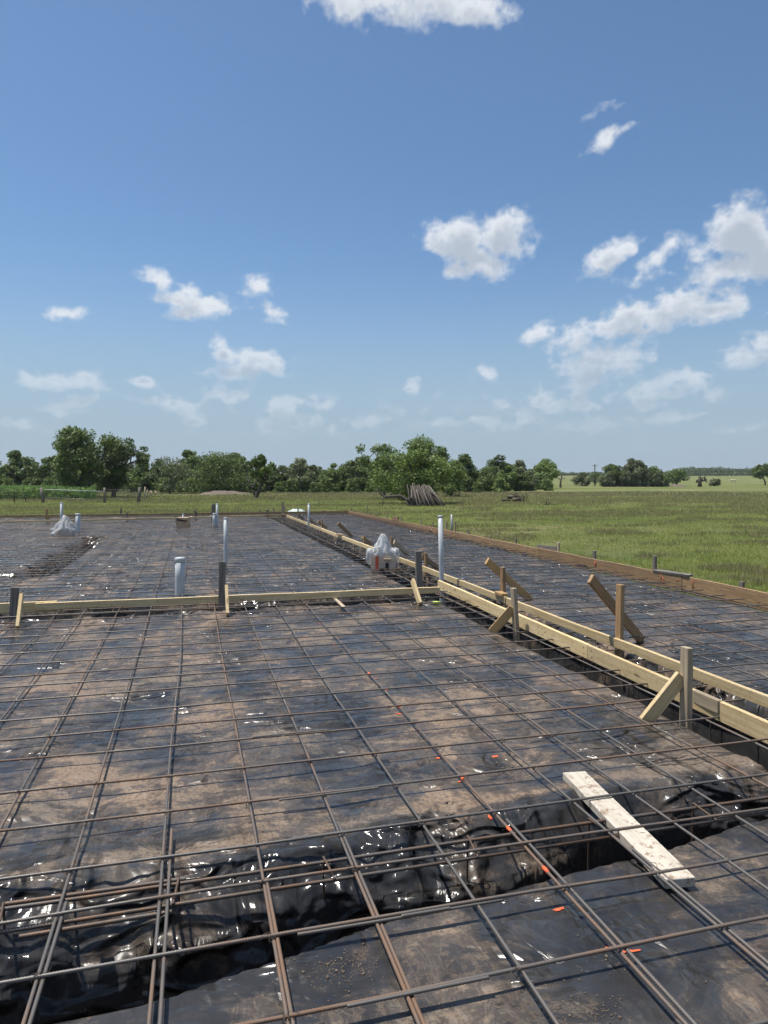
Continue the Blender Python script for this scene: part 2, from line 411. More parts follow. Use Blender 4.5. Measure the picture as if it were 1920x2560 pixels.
def mat_plastic():
    m, nt, b = newmat('black_plastic_sheeting'); q = NT(nt)
    tc = q.n('ShaderNodeTexCoord'); ob = tc.outputs['Object']
    at = q.n('ShaderNodeAttribute'); at.attribute_name = 'dust_and_shade'; dust_and_shade = at.outputs['Fac']
    # film folded into flat facets with sharp creases
    wn = q.noise(ob, 1.9, 2, .5, out='Color')
    w1 = q.n('ShaderNodeVectorMath', operation='MULTIPLY_ADD'); q.l(wn, w1.inputs[0]); w1.inputs[1].default_value = (.30, .30, .30); q.l(ob, w1.inputs[2])
    def facets(scale, sc3, rot):
        v = q.coord(scale=sc3, rot=(0, 0, rot), src=w1.outputs[0])
        n = q.n('ShaderNodeTexVoronoi', feature='DISTANCE_TO_EDGE', voronoi_dimensions='2D'); q.l(v, n.inputs['Vector']); n.inputs['Scale'].default_value = scale
        return q.math('MINIMUM', n.outputs['Distance'], .42)
    gate = q.ramp(q.noise(ob, 1.0, 2, .5), .36, .66, .30, 1.)
    fo = q.n('ShaderNodeAttribute'); fo.attribute_name = 'folds'
    rare = q.ramp(q.math('ADD', q.noise(ob, 1.15, 2, .5), q.math('MULTIPLY', fo.outputs['Fac'], .30)), .53, .74, .05, 1.)
    def ridges(scale, sc3, rot, width):
        n = q.noise(q.coord(scale=sc3, rot=(0, 0, rot), src=w1.outputs[0]), scale, 1.5, .5, .25)
        return q.ramp(q.math('ABSOLUTE', q.math('SUBTRACT', n, .5)), 0., width, 1., 0.)
    nrm = q.bump(q.math('MULTIPLY', facets(2.6, (1, .42, 1), .55), gate), 1., .095)
    nrm = q.bump(q.math('MULTIPLY', facets(6.5, (.40, 1, 1), -.30), gate), 1., .032, nrm)
    nrm = q.bump(q.math('MULTIPLY', ridges(3.4, (1, .30, 1), .5, .13), rare), 1., .050, nrm)
    nrm = q.bump(q.math('MULTIPLY', ridges(5.5, (.30, 1, 1), -.25, .12), rare), 1., .030, nrm)
    nrm = q.bump(q.math('MULTIPLY', facets(15, (1, .45, 1), .9), gate), 1., .012, nrm)
    # dust
    d1 = q.noise(w1.outputs[0], 1.5, 7, .66); d2 = q.noise(q.coord(scale=(1, 2.2, 1), rot=(0, 0, .4), src=w1.outputs[0]), 5, 6, .7)
    dd = q.math('ADD', q.math('MULTIPLY', q.math('SUBTRACT', d1, .5), 1.75), q.math('ADD', q.math('MULTIPLY', q.math('SUBTRACT', d2, .5), .8), .60))
    dd = q.math('ADD', dd, q.math('MULTIPLY', q.math('SUBTRACT', dust_and_shade, .5), .52))
    film = q.ramp(dd, .40, .80); thick = q.ramp(dd, .67, .80)
    grit = q.noise(ob, 60, 4, .7)
    thick = q.math('MULTIPLY', thick, q.ramp(grit, .36, .56), clamp=True)
    hue = q.noise(ob, .9, 3)
    dcol = q.mix(q.ramp(hue, .4, .65), (.19, .140, .098), (.29, .195, .125))
    base = q.mix(q.ramp(q.noise(ob, 3, 4), .3, .7), (.021, .0205, .021), (.038, .037, .037))
    c = q.mix(q.math('MULTIPLY', film, .28), base, dcol)
    c = q.mix(q.math('MULTIPLY', thick, .66), c, dcol)
    tide = q.ramp(q.math('ABSOLUTE', q.math('SUBTRACT', dd, .60)), 0, .022, 1, 0)
    c = q.mix(q.math('MULTIPLY', tide, .16), c, (.36, .25, .16))
    # scuffs: pale scratch lines where film is dusty
    sv = q.coord(scale=(1, .25, 1), rot=(0, 0, .7), src=w1.outputs[0]); sn = q.noise(sv, 9, 6, .75, 1.0)
    scr = q.ramp(q.math('ABSOLUTE', q.math('SUBTRACT', sn, .5)), 0, .02, 1, 0)
    c = q.mix(q.math('MULTIPLY', q.math('MULTIPLY', scr, q.ramp(dd, .45, .65)), .22), c, (.34, .27, .19))
    q.l(c, b.inputs['Base Color'])
    rg = q.math('ADD', q.ramp(q.noise(ob, 2.2, 4), .3, .7, .13, .27), q.math('MULTIPLY', film, .16))
    rg = q.math('ADD', rg, q.math('MULTIPLY', thick, .35), clamp=True)
    q.l(rg, b.inputs['Roughness']); b.inputs['Specular IOR Level'].default_value = .42
    n2 = q.bump(grit, .12, .006, nrm); q.l(n2, b.inputs['Normal'])
    return m
M_PLASTIC = mat_plastic()

def mat_ground():
    m, nt, b = newmat('pasture'); q = NT(nt)
    geo = q.n('ShaderNodeNewGeometry'); pos = geo.outputs['Position']
    big = q.noise(q.coord(scale=(.35, 1, 1), rot=(0, 0, R(-YAW)), src=pos), .055, 4, .6)
    mid = q.noise(pos, .35, 5, .65); fine = q.noise(pos, 6, 5, .7); fin2 = q.noise(pos, 28, 3, .7)
    c = q.mix(q.ramp(mid, .35, .65), (.130, .160, .040), (.205, .21, .070))
    c = q.mix(q.ramp(fine, .45, .7, 0, .7), c, (.145, .165, .06))
    c = q.mix(q.ramp(fin2, .35, .6, .55, 0), c, (.032, .052, .014))
    c = q.mix(q.ramp(big, .46, .64, 0, .85), c, (.225, .205, .105))
    spots = q.noise(pos, 1.3, 4, .7)
    c = q.mix(q.ramp(spots, .56, .68, 0, .75), c, (.215, .185, .10))
    c = q.mix(q.ramp(q.noise(pos, .13, 3), .38, .62, .35, 0), c, (.05, .10, .018))
    q.l(c, b.inputs['Base Color']); b.inputs['Roughness'].default_value = .95; b.inputs['Specular IOR Level'].default_value = .15
    hh = q.math('ADD', fine, q.math('MULTIPLY', fin2, .4))
    q.l(q.bump(hh, 1.0, .12), b.inputs['Normal'])
    return m
M_GROUND = mat_ground()
def mat_soil():
    m, nt, b = newmat('bare_soil'); q = NT(nt); v = q.coord(); n = q.noise(v, 3, 6, .7); f = q.noise(v, 22, 4, .7)
    c = q.mix(q.ramp(n, .3, .7), (.17, .132, .098), (.085, .066, .05)); q.l(q.mix(q.ramp(f, .5, .7, 0, .5), c, (.10, .08, .055)), b.inputs['Base Color'])
    b.inputs['Roughness'].default_value = .95; q.l(q.bump(n, .7, .1), b.inputs['Normal']); return m
M_SOIL = mat_soil()
def leafmat(name, dark, light, trans=.25):
    m, nt, b = newmat(name); q = NT(nt)
    geo = q.n('ShaderNodeNewGeometry'); oi = q.n('ShaderNodeObjectInfo')
    n = q.noise(q.coord(), .9, 3)
    f = q.math('ADD', q.math('MULTIPLY', geo.outputs['Random Per Island'], .7), q.math('MULTIPLY', q.math('SUBTRACT', n, .35), .9), clamp=True)
    c = q.mix(f, dark, light)
    hv = q.n('ShaderNodeHueSaturation'); q.l(c, hv.inputs['Color']); q.l(q.ramp(oi.outputs['Random'], 0, 1, .8, 1.2), hv.inputs['Value'])
    q.l(hv.outputs[0], b.inputs['Base Color']); b.inputs['Roughness'].default_value = .55
    b.inputs['Specular IOR Level'].default_value = .3
    tr = q.n('ShaderNodeBsdfTranslucent'); q.l(hv.outputs[0], tr.inputs['Color'])
    mx = q.n('ShaderNodeMixShader'); mx.inputs[0].default_value = trans
    out = nt.nodes['Material Output']; q.l(b.outputs[0], mx.inputs[1]); q.l(tr.outputs[0], mx.inputs[2]); q.l(mx.outputs[0], out.inputs[0])
    return m
M_LEAF_D = leafmat('dark_foliage', (.062, .102, .028), (.18, .235, .068))
M_LEAF_M = leafmat('mid_foliage', (.080, .128, .030), (.21, .275, .075))
M_LEAF_L = leafmat('bright_foliage', (.085, .135, .028), (.22, .29, .075))
M_LEAF_G = leafmat('greyish_foliage', (.105, .130, .055), (.24, .265, .135))
M_GRASS = leafmat('grass_blades', (.18, .23, .046), (.47, .47, .16), .35)
M_CORN = leafmat('corn_leaves', (.09, .16, .04), (.26, .36, .12), .35)
M_DRY = leafmat('dry_grass', (.20, .18, .085), (.36, .32, .17), .3)

# ------------------------------------------------------------------ ground
def axis_lines(lo, hi, edges):
    s = set()
    for e in edges: s.add(e)
    v = 0.0; st = .5
    while v < 5000:
        for sgn in (1, -1):
            x = sgn * v
            if lo <= x <= hi: s.add(round(x, 3))
        st = .5 if v < 45 else (st * 1.06); v += st
    s |= {lo, hi}
    return np.array(sorted(s))
def build_ground():
    xs = axis_lines(-3000, 4000, [SX0, SX1]); ys = axis_lines(-600, 4500, [SY0, SY1])
    xs = np.array([x for x in xs if x in (SX0, SX1) or min(abs(x - SX0), abs(x - SX1)) > .12])
    ys = np.array([y for y in ys if y in (SY0, SY1) or min(abs(y - SY0), abs(y - SY1)) > .12])
    Xg, Yg = np.meshgrid(xs, ys); Z = ground_h(Xg, Yg)
    V = np.stack([Xg, Yg, Z], -1).reshape(-1, 3); nx = len(xs)
    i, j = np.meshgrid(np.arange(len(xs) - 1), np.arange(len(ys) - 1)); i = i.ravel(); j = j.ravel()
    inside = (xs[i] >= SX0 - 1e-6) & (xs[i + 1] <= SX1 + 1e-6) & (ys[j] >= SY0 - 1e-6) & (ys[j + 1] <= SY1 + 1e-6)
    i = i[~inside]; j = j[~inside]
    Fq = np.stack([j * nx + i, j * nx + i + 1, (j + 1) * nx + i + 1, (j + 1) * nx + i], -1)
    # floor of the excavation under the sheeting, with its banks
    n = len(V); bz = -.95
    Vb = np.array([[SX0, SY0, GZ], [SX1, SY0, GZ], [SX1, SY1, GZ], [SX0, SY1, GZ], [SX0, SY0, bz], [SX1, SY0, bz], [SX1, SY1, bz], [SX0, SY1, bz]], float)
    Fb = np.array([[4, 5, 6, 7], [0, 4, 7, 3], [1, 2, 6, 5], [2, 3, 7, 6], [0, 1, 5, 4]]) + n
    me = np_mesh('ground', np.vstack([V, Vb]), np.vstack([Fq, Fb]))
    props(link_mesh('ground', me, M_GROUND), kind='structure')
build_ground()

# ------------------------------------------------------------------ the sheeting over the pad, with its beam trenches
# transverse trenches run along X, lengthwise ones along Y
def pad_h(x, y, fine=True):
    x = np.asarray(x, float); y = np.asarray(y, float)
    und = .035 * (fbm(x / 1.6, y / 1.6, 21, 3) - .5) + .012 * (fbm(x / .5, y / .5, 25, 2) - .5)
    # foreground trench: near lip wanders, far lip rolls over softly
    nl = 2.50 + .155 * (x - .3) + .10 * (fbm(x / .8, x * 0 + 3, 33, 3) - .5); nl = np.minimum(nl, 2.86)
    fl = 3.20 + .055 * (x + 0) + .10 * (fbm(x / .5, x * 0 + 7, 35, 3) - .5)
    fold = .055 * (ridge(x / .5 + .5 * y + 2, y / 1.6, 41, 1) - .3) + .018 * (ridge(x / .17 - y, y / .7, 42, 1) - .3)
    lip = .24 + .09 * (vn(x / .6, x * 0, 44) - .5) - .10 * sstep(x, 1.2, 2.2)
    tn = sstep(y, nl - .03, nl + .06)
    slope = np.clip((fl + fold - y) / lip, 0, 1)
    wall = .17 * slope ** 1.3
    drop = sstep(fl - lip - y, 0, .05)
    d1 = np.minimum(tn, 1) * np.maximum(wall, .72 * drop) * (y < fl + .3)
    dd = d1
    # transverse trench under the cross rail
    def across(yc, hw, dep_, x0, x1, sd, soft=.10):
        e = .10 * (fbm(x / .6, y / 2, sd, 3) - .5)
        a = sstep(y + e, yc - hw - soft, yc - hw + .02); b2 = 1 - sstep(y + e, yc + hw - .02, yc + hw + soft)
        return dep_ * a * b2 * sstep(x, x0 - .1, x0 + .1) * (1 - sstep(x, x1 - .1, x1 + .1))
    def along(xc, hw, dep_, y0, y1, sd, soft=.10):
        e = .09 * (fbm(x / 2, y / .6, sd, 3) - .5)
        a = sstep(x + e, xc - hw - soft, xc - hw + .02); b2 = 1 - sstep(x + e, xc + hw - .02, xc + hw + soft)
        return dep_ * a * b2 * sstep(y, y0 - .1, y0 + .1) * (1 - sstep(y, y1 - .1, y1 + .1))
    for t in (across(9.78, .36, .6, -16, 4.0, 51), across(13.9, .12, .35, -16, -2.4, 52), across(33.3, .17, .5, -16, 8, 53, .05),
              along(3.74, .33, .65, -6, 33.6, 61), along(-2.78, .26, .6, 13.6, 22.5, 62), along(7.40, .17, .5, -6, 34, 63, .05)):
        dd = np.maximum(dd, t)
    z = und - dd
    if fine:
        wx = x + .35 * (fbm(x / .8, y / .8, 71, 2) - .5); wy = y + .35 * (fbm(x / .8, y / .8, 72, 2) - .5)
        amp = .10 + 1.1 * sstep(fbm(x / 1.3, y / 1.3, 73, 2), .48, .72)
        z = z + amp * (.013 * ridge(wx / .75 + wy / 1.5, wy / 1.3, 74) + .008 * ridge(wy / .34, wx / 1.2, 75, 1))
        near = np.exp(-((y - (fl + .02)) / .22) ** 2)
        z = z + near * .010 * ridge(wx / .22 + wy / .5, wy / .8, 76) + near * .022 * ridge(wx / .6 - wy / .7, wy / .9, 78, 1) + near * .012
        z = z + .05 * np.exp(-((y - 9.25) / .25) ** 2) * ridge(wx / .5, wy / .5, 77) * (x < 3.6)
    return z
def pad_z(x, y): return float(pad_h(np.array([x]), np.array([y]))[0])
def build_pad():
    def lines(segs):
        out = []
        for a, b, s in segs: out += list(np.arange(a, b, s))
        return np.array(out + [segs[-1][1]])
    xs = lines([(SX0 + .01, -6, .16), (-6, -3, .08), (-3, -1.2, .035), (-1.2, 3.2, .0155), (3.2, 5.6, .03), (5.6, SX1 - .03, .045)])
    ys = lines([(SY0 + .01, 1.6, .12), (1.6, 4.4, .0155), (4.4, 6.5, .024), (6.5, 11, .036), (11, 18, .07), (18, SY1 - .02, .12)])
    X, Y = np.meshgrid(xs, ys); Z = pad_h(X, Y)
    V = np.stack([X, Y, Z], -1).reshape(-1, 3); nx = len(xs)
    i, j = np.meshgrid(np.arange(nx - 1), np.arange(len(ys) - 1)); i = i.ravel(); j = j.ravel()
    Fq = np.stack([j * nx + i, j * nx + i + 1, (j + 1) * nx + i + 1, (j + 1) * nx + i], -1)
    me = np_mesh('plastic_sheeting', V, Fq)
    # where soil was tracked over it, plus shade painted into the deep trenches
    D = .45 + .0 * X
    D += .13 * np.exp(-(((Y - 6.4) / 2.8) ** 2)) * (1 - sstep(X, 3.2, 3.7)) * sstep(Y, 3.0, 4.0)
    D -= .02 * sstep(Y, 9.8, 12)
    D -= .10 * sstep(X, 4.0, 4.4)
    fl = 3.24 + .055 * X + .10 * (fbm(X / .5, X * 0 + 7, 35, 3) - .5)
    D += .55 * np.exp(-((Y - fl - .10) / .055) ** 2) * sstep(fbm(X / .5, Y / .5, 91, 2), .3, .55)
    D -= .28 * np.exp(-((Y - fl + .16) / .16) ** 2)
    D -= .14 * sstep(2.9 - Y, 0, .3)
    D -= .6 * sstep(-Z, .20, .34)  # shade put into colour: soil film cut deep down to darken the trenches
    D += .45 * np.exp(-(((X - 1.75) / .35) ** 2 + ((Y - 1.75) / .16) ** 2))
    at = me.attributes.new('dust_and_shade', 'FLOAT', 'POINT'); at.data.foreach_set('value', D.ravel().astype(np.float32))
    fl0 = 3.20 + .055 * X
    Fo = 1.0 * np.exp(-((Y - fl0 + .10) / .26) ** 2) * (1 - .5 * sstep(X, .9, 1.6)) + .55 * np.exp(-((Y - 9.3) / .35) ** 2) + .48 * sstep(Y, 10, 12) + .35 * np.exp(-(((X - 2.9) / .9) ** 2 + ((Y - 3.7) / .5) ** 2)) \
        + .5 * np.exp(-(((X + 1.2) / .5) ** 2 + ((Y - 3.9) / .5) ** 2)) + .45 * np.exp(-(((X - 2.3) / .4) ** 2 + ((Y - 2.45) / .25) ** 2)) + .3 * (X > 4.1)
    at = me.attributes.new('folds', 'FLOAT', 'POINT'); at.data.foreach_set('value', Fo.ravel().astype(np.float32))
    o = link_mesh('plastic_sheeting', me, M_PLASTIC)
    props(o, 'wrinkled black plastic sheeting spread over the building pad and down its trenches', 'plastic sheeting')
build_pad()

# ------------------------------------------------------------------ rebar
def bar_path(p0, p1, step, amp, seed, zoff):
    """a bar from p0 to p1, a little wavy, resting on chairs zoff above nominal pad"""
    p0 = np.array(p0, float); p1 = np.array(p1, float); L = np.linalg.norm(p1 - p0); n = max(2, int(L / step) + 1)
    t = np.linspace(0, 1, n); pts = p0 + (p1 - p0) * t[:, None]
    d = (p1 - p0) / L; side = np.array([-d[1], d[0], 0])
    s = t * L
    pts = pts + side * (amp * 2 * (fbm(s / 3.5 + seed * 3.1, s * 0 + seed, 5, 2) - .5))[:, None]
    pts[:, 2] += .016 * (fbm(s / 1.3 + seed * 1.7, s * 0 + seed, 9, 2) - .5)
    return pts
def ribbed(pts, r, pitch=.011):
    """resample a path finely and give it rolled ribs"""
    seg = np.linalg.norm(np.diff(pts, axis=0), axis=1); s = np.concatenate([[0], np.cumsum(seg)])
    n = int(s[-1] / (pitch / 2)); u = np.linspace(0, s[-1], n)
    q = np.stack([np.interp(u, s, pts[:, k]) for k in range(3)], -1)
    rad = np.where(np.arange(n) % 2 == 0, r * 1.13, r * .90)
    return q, rad
def rebar(name, pts, r, label, group, mat=M_REBAR, cat='rebar', parent=None, n=6):
    pts = np.asarray(pts)
    dn = np.array([dep(p) for p in pts])
    pieces = []
    near = (dn < 5.2) & (dn > 1.0)
    if near.any():
        idx = np.where(near)[0]; a, b = idx[0], idx[-1]
        a = max(0, a - 1); b = min(len(pts) - 1, b + 1)
        q, rad = ribbed(pts[a:b + 1], r); pieces.append((q, rad, 8))
        if a > 0: pieces.append((pts[:a + 1], np.full(a + 1, r), n))
        if b < len(pts) - 1: pieces.append((pts[b:], np.full(len(pts) - b, r), n))
    else: pieces.append((pts, np.full(len(pts), r), n))
    V, Fq = merge([tube(q, rr, nn) for q, rr, nn in pieces])
    base = Vector(pts[0]); V = V - np.array(base)
    o = link_mesh(name, quads_mesh(name, V, Fq), mat, parent, base)
    if parent is None: props(o, label, cat, group)
    return o

BX = [-1.646 - .405 * k for k in range(32, 0, -1)] + [-1.646, -1.33, -.917, -.526, -.135, .262, .655, 1.05, 1.462, 1.90, 2.27, 2.62, 3.03, 3.45] \
     + [4.25 + .405 * k for k in range(8)]
AY = [-.4, .0, .45, .87, 1.28, 1.70, 2.12, 2.51, 2.85, 3.19, 3.61, 4.06, 4.53, 4.89, 5.28, 5.76, 6.13, 6.49, 6.91, 7.31]
while AY[-1] < 32.8: AY.append(AY[-1] + .405 + .05 * (rnd.random() - .5))
ZB, ZA = .050, .064
ORD = ['first', 'second', 'third', 'fourth', 'fifth', 'sixth', 'seventh', 'eighth', 'ninth', 'tenth', 'eleventh', 'twelfth']
near_ref = [x for x in BX if -2 < x < 3.3]
i0 = BX.index(.262)                      # the bar that points at the big white pipe
for k, x in enumerate(BX):
    x += 0 if -1.7 < x < 3.5 else .04 * (rnd.random() - .5)
    if x > 3.6: lab = 'thin lengthwise rebar in the strip between the long double rail and the right form board'
    elif x < BX[i0] - 4.2: lab = 'thin lengthwise rebar on the far left side of the grid'
    else:
        d = k - i0
        if d == 0: lab = 'lengthwise rebar with lapped bar, looking nearly upright at bottom middle left'
        elif d < 0: lab = f'lengthwise rebar, {ORD[-d-1]} to the left of the nearly upright one at bottom middle left'
        else: lab = f'lengthwise rebar, {ORD[d-1]} to the right of the nearly upright one at bottom middle left'
    pts = bar_path((x, -1.2 if x < 3.6 else 1.5, ZB), (x + .03 * (rnd.random() - .5), 33.2, ZB), .30, (.012 if -1 < x < 3 else .035) if k % 3 else .025, k, 0)
    rebar('rebar', pts, .0068, lab, 'lengthwise bars of the rebar grid')
for k, x in enumerate([-.526, -.135, .262, .655, 1.05, 1.462, 1.90]):
    y1 = [2.95, 3.45, 2.9, 3.3, 2.95, 3.1, 2.7][k]
    pts = bar_path((x + .017, -1.0, ZB), (x + .019, y1, ZB + .001), .25, .006, k + 50, 0)
    rebar('lap_bar', pts, .0070, f'short lapping rebar tied beside a lengthwise bar, {ORD[k]} pair from the left along the bottom', 'lapping bars tied beside the lengthwise bars')
X_END = [3.55, 3.42, 3.6, 3.5]
TIES = []
for k, y in enumerate(AY):
    wv = k + 100
    if y < 9.6:
        a, b = (-7.0 if y < 4 else -15.2), 3.52 + .1 * (k % 3)
        if k == 7 or k == 8: b = 3.6
        if y < 2.85: lab = f'crosswise rebar, {ORD[[i for i, v in enumerate(AY) if v < 2.85][::-1].index(k)]} on the near side of the front trench'
        elif k == 8: lab = 'crosswise rebar running along the middle of the front trench on top of its cage'
        elif k - 9 < 12: lab = f'crosswise rebar, {ORD[k-9]} beyond the front trench'
        else: lab = 'crosswise rebar just on the near side of the low cross rail'
        pts = bar_path((a, y + .012 * (k % 3 - 1), ZA), (b, y, ZA), .25, .03, wv, 0)
        rebar('rebar', pts, .0068, lab, 'crosswise bars of the rebar grid')
    else:
        pts = bar_path((SX0 + .3, y, ZA), (7.35, y + .05 * (rnd.random() - .5), ZA), .4, .04, wv, 0)
        rebar('rebar', pts, .0068, 'thin dark crosswise rebar in the far part of the grid beyond the low cross rail', 'crosswise bars of the rebar grid beyond the cross rail')
for k in range(20):                       # crosswise bars of the right-hand strip, nearer than the cross rail
    y = 2.3 + .405 * k
    if y > 9.7: break
    rebar('rebar', bar_path((3.62, y, ZA), (7.4, y + .06 * (rnd.random() - .5), ZA), .3, .03, k + 300, 0), .0068,
          'short crosswise rebar between the long double rail and the right form board', 'crosswise bars of the right-hand strip')
# splices seen lying beside the crosswise bars
for j, (px0, py0, px1, py1) in enumerate([(734, 2101, 1010, 2060), (630, 1838, 820, 1822), (610, 1703, 750, 1690), (1230, 1760, 1420, 1750), (870, 2520, 1220, 2438), (745, 2340, 1255, 2243), (985, 2250, 1100, 2228), (700, 2006, 950, 1975), (660, 1930, 850, 1900)]):
    a = P(px0, py0, ZA); b = P(px1, py1, ZA)
    # snap onto the nearest crosswise bar, one bar width in front of it
    yy = min(AY, key=lambda v: abs(v - (a.y + b.y) / 2)) - .016
    rebar('splice_bar', bar_path((a.x, yy, ZA + .001), (b.x, yy, ZA + .001), .25, .004, 400 + j, 0), .0062,
          f'splice rebar tied along a crosswise bar, {["touching the front trench lip", "in the middle of the dusty area", "near the top of the dusty area", "left of the nearest rail brace", "closest to the bottom edge", "over the open front trench", "ending above the trench near the orange paint", "right of the glossy folds", "left of the centre of the dusty area"][j]}', 'splice bars of the grid')

# tie wires at the near crossings, parts of the crosswise bars
bars_cross = [o for o in COL.objects if o.get('group') == 'crosswise bars of the rebar grid']
def tie(parent, x, y, seed):
    r = random.Random(seed); paths = []
    z = (ZA + ZB) / 2
    c = Vector((x, y, z))
    for s in (1, -1):
        pts = []
        for t in range(9):
            a = t / 8 * 2 * math.pi
            pts.append((x + .013 * math.cos(a), y + s * .013 * math.cos(a), z + .017 * math.sin(a)))
        paths.append((pts, .0012))
    a = r.random() * 6.28
    tail = [(x, y, z + .016), (x + .012 * math.cos(a), y + .012 * math.sin(a), z + .026), (x + .035 * math.cos(a), y + .035 * math.sin(a), z + .03 - .02 * r.random()),
            (x + .05 * math.cos(a + .5), y + .05 * math.sin(a + .5), z + .015)]
    paths.append((tail, .0011))
    tube_obj('tie_wire', paths, M_RUST, parent, n=4)
for o in bars_cross:
    y = o.location.y
    if 1.5 < y < 5.0:
        for x in BX:
            if -1.5 < x < 3.2 and rnd.random() < .75: tie(o, x, y, rnd.random())

# ------------------------------------------------------------------ trench cages
def cage(name, label, axis, c0, c1, yc, w, zt, dep_, spacing, offs, extra=0, sides=2, big=.0085):
    g = 'rebar cages in the trenches'
    root = empty(name, (c0, yc, 0) if axis == 'x' else (yc, c0, 0), label, 'rebar cage', g)
    def pt(s, l, z): return (s, l, z) if axis == 'x' else (l, s, z)
    for l, z in ((yc - w / 2, zt), (yc + w / 2, zt), (yc - w / 2, zt - dep_), (yc + w / 2, zt - dep_)):
        pts = bar_path(pt(c0, l, z), pt(c1, l, z), .3, .015, l * 7 + z * 3, 0)
        rebar('main_bar', pts, big, None, None, M_RUST, parent=root)
    for s in offs if offs is not None else np.arange(c0 + .3, c1, spacing):
        r = random.Random(s * 3.3); th = (r.random() - .5) * .05
        o_ = .013
        loop = [pt(s + th, yc - w / 2 - o_, zt + o_), pt(s - th, yc + w / 2 + o_, zt + o_), pt(s - th * .6, yc + w / 2 + o_, zt - dep_ - o_),
                pt(s + th, yc - w / 2 - o_, zt - dep_ - o_), pt(s + th, yc - w / 2 - o_, zt + o_ + .001)]
        pl = []
        for i in range(4):
            for t in range(0, 7): pl.append(np.array(loop[i]) + (np.array(loop[i + 1]) - np.array(loop[i])) * t / 7)
        pl.append(np.array(loop[4]))
        rebar('stirrup', np.array(pl), .0052, None, None, M_RUST, parent=root)
    return root
st_x = [P(x, y, .05).x for x, y in ((2, 2290), (440, 2225), (823, 2170), (1182, 2115), (1505, 2070), (1795, 2050))]
cg = cage('trench_cage', 'rusty cage of thick bars and stirrups inside the open front trench', 'x', -3.5, 3.6, 2.925, .16, .036, .42, None, st_x)
rebar('lap_bar', bar_path((P(0, 2290, .03).x, 3.03, .035), (P(466, 2218, .03).x, 3.03, .035), .3, .006, 3, 0), .0095,
      'thick rusty end of a lapped bar behind the left stirrup of the front trench', 'lapping bars of the front trench', M_RUST)
rebar('lap_bar', bar_path((P(45, 2350, .03).x, 2.80, .030), (P(430, 2290, .03).x, 2.80, .030), .3, .006, 4, 0), .0085,
      'dark stub of a lapped bar under the left end of the front trench cage', 'lapping bars of the front trench', M_RUST)
cage('trench_cage', 'dark cage lying in the trench under the low cross rail', 'x', -14.5, 3.5, 9.60, .34, .03, .38, 1.2, None)
cage('trench_cage', 'long cage in the trench between the two parallel rails', 'y', 1.4, 32.8, 3.66, .24, .01, .42, .9, None)
cage('trench_cage', 'brown cage in the open trench at left beyond the cross rail', 'y', 13.6, 22.4, -2.75, .2, .045, .38, .6, None)
cage('trench_cage', 'cage lying along the foot of the right form board', 'y', 4.0, 32.8, 7.35, .16, -.005, .3, 1.0, None)
cage('trench_cage', 'low cage crossing the pad in front of the bagged carton', 'x', -14.5, -2.6, 13.9, .16, .04, .25, .9, None)

# ------------------------------------------------------------------ formwork
UP = (0, 0, 1)
def post_px(parent, name, xb, yb, xt, yt, w, t, mat, z0=0., hint=(0, 1, 0), bury=.06):
    b = P(xb, yb, z0); d = dep(b); top = PD(xt, yt, d); b2 = b - (top - b).normalized() * bury
    return board(name, b2, top, w, t, mat, parent, hint), b, top
# perimeter forms
form = empty('perimeter_formwork', (7.62, 20, 0), 'brown stained form boards on edge along the right side and far end of the pad', 'formwork')
ZT = .12
cor = P(871, 1277, ZT); nearR = P(1920, 1482, ZT); midR = P(1200, 1343, ZT)
XR0, XR1 = nearR.x, cor.x
SYF = cor.y
d_ = (nearR - cor); d_.z = 0; d_.normalize()
t0 = 0.; cuts = [0, 4.9, 9.7, 14.6, 19.5, 24.4, 30.5]
for i in range(len(cuts) - 1):
    a = cor + d_ * (cuts[i] + .004); b = cor + d_ * cuts[i + 1]
    off = Vector((.02, 0, 0)) * (i % 2) * .3
    board('form_board', a + off - Vector((0, 0, .118)), b + off - Vector((0, 0, .118 + .012 * (i % 2))), .236, .038, M_TREAT, form, UP, segs=8, warp=.004)
farL = P(0, 1292, ZT); fd = farL - cor; fd.z = 0; fd.normalize(); fd = Vector((-1, -.012, 0)).normalized()
for i in range(5):
    a = cor + fd * (4.9 * i + .03); b = cor + fd * (4.9 * (i + 1))
    board('form_board', a - Vector((0, 0, .118)), b - Vector((0, 0, .118)), .236, .038, M_TREAT, form, UP, segs=8, warp=.004)
# stakes outside the right board: photo column, top row, kind
def on_right(px, zt_row, out=.045):          # point on the outside of the right board seen in column px
    r = ray(px, 1300); # solve crossing with the vertical plane of the board
    nrm = Vector((d_.y, -d_.x, 0)); nrm = nrm if nrm.x > 0 else -nrm
    p0 = cor + nrm * out; t = (p0 - CO).dot(nrm) / r.dot(nrm)
    p = CO + r * t; return p, t
for px, py, w, m in [(879, 1270, .05, M_GREY), (925, 1280, .04, M_DRIFT), (936, 1283, .05, M_DRIFT), (967, 1285, .05, M_DRIFT), (1003, 1288, .06, M_DRIFT),
                     (1053, 1300, .06, M_DRIFT), (1082, 1304, .06, M_DRIFT), (1116, 1303, .075, M_DRIFT), (1138, 1303, .07, M_DRIFT), (1168, 1324, .05, M_DRIFT), (1174, 1330, .05, M_GREY),
                     (1225, 1342, .05, M_GREY), (1290, 1346, .06, M_GREY), (1397, 1357, .07, M_DRIFT), (1487, 1377, .08, M_GREY), (1639, 1390, .085, M_GREY), (1858, 1455, .085, M_GREY)]:
    p, t = on_right(px, py); top = PD(px, py, t); 
    board('stake', (p.x, p.y, GZ - .1), (p.x + .01 * (rnd.random() - .5), p.y, top.z), w, .038, m, form, (0, 1, 0), bev=.004)
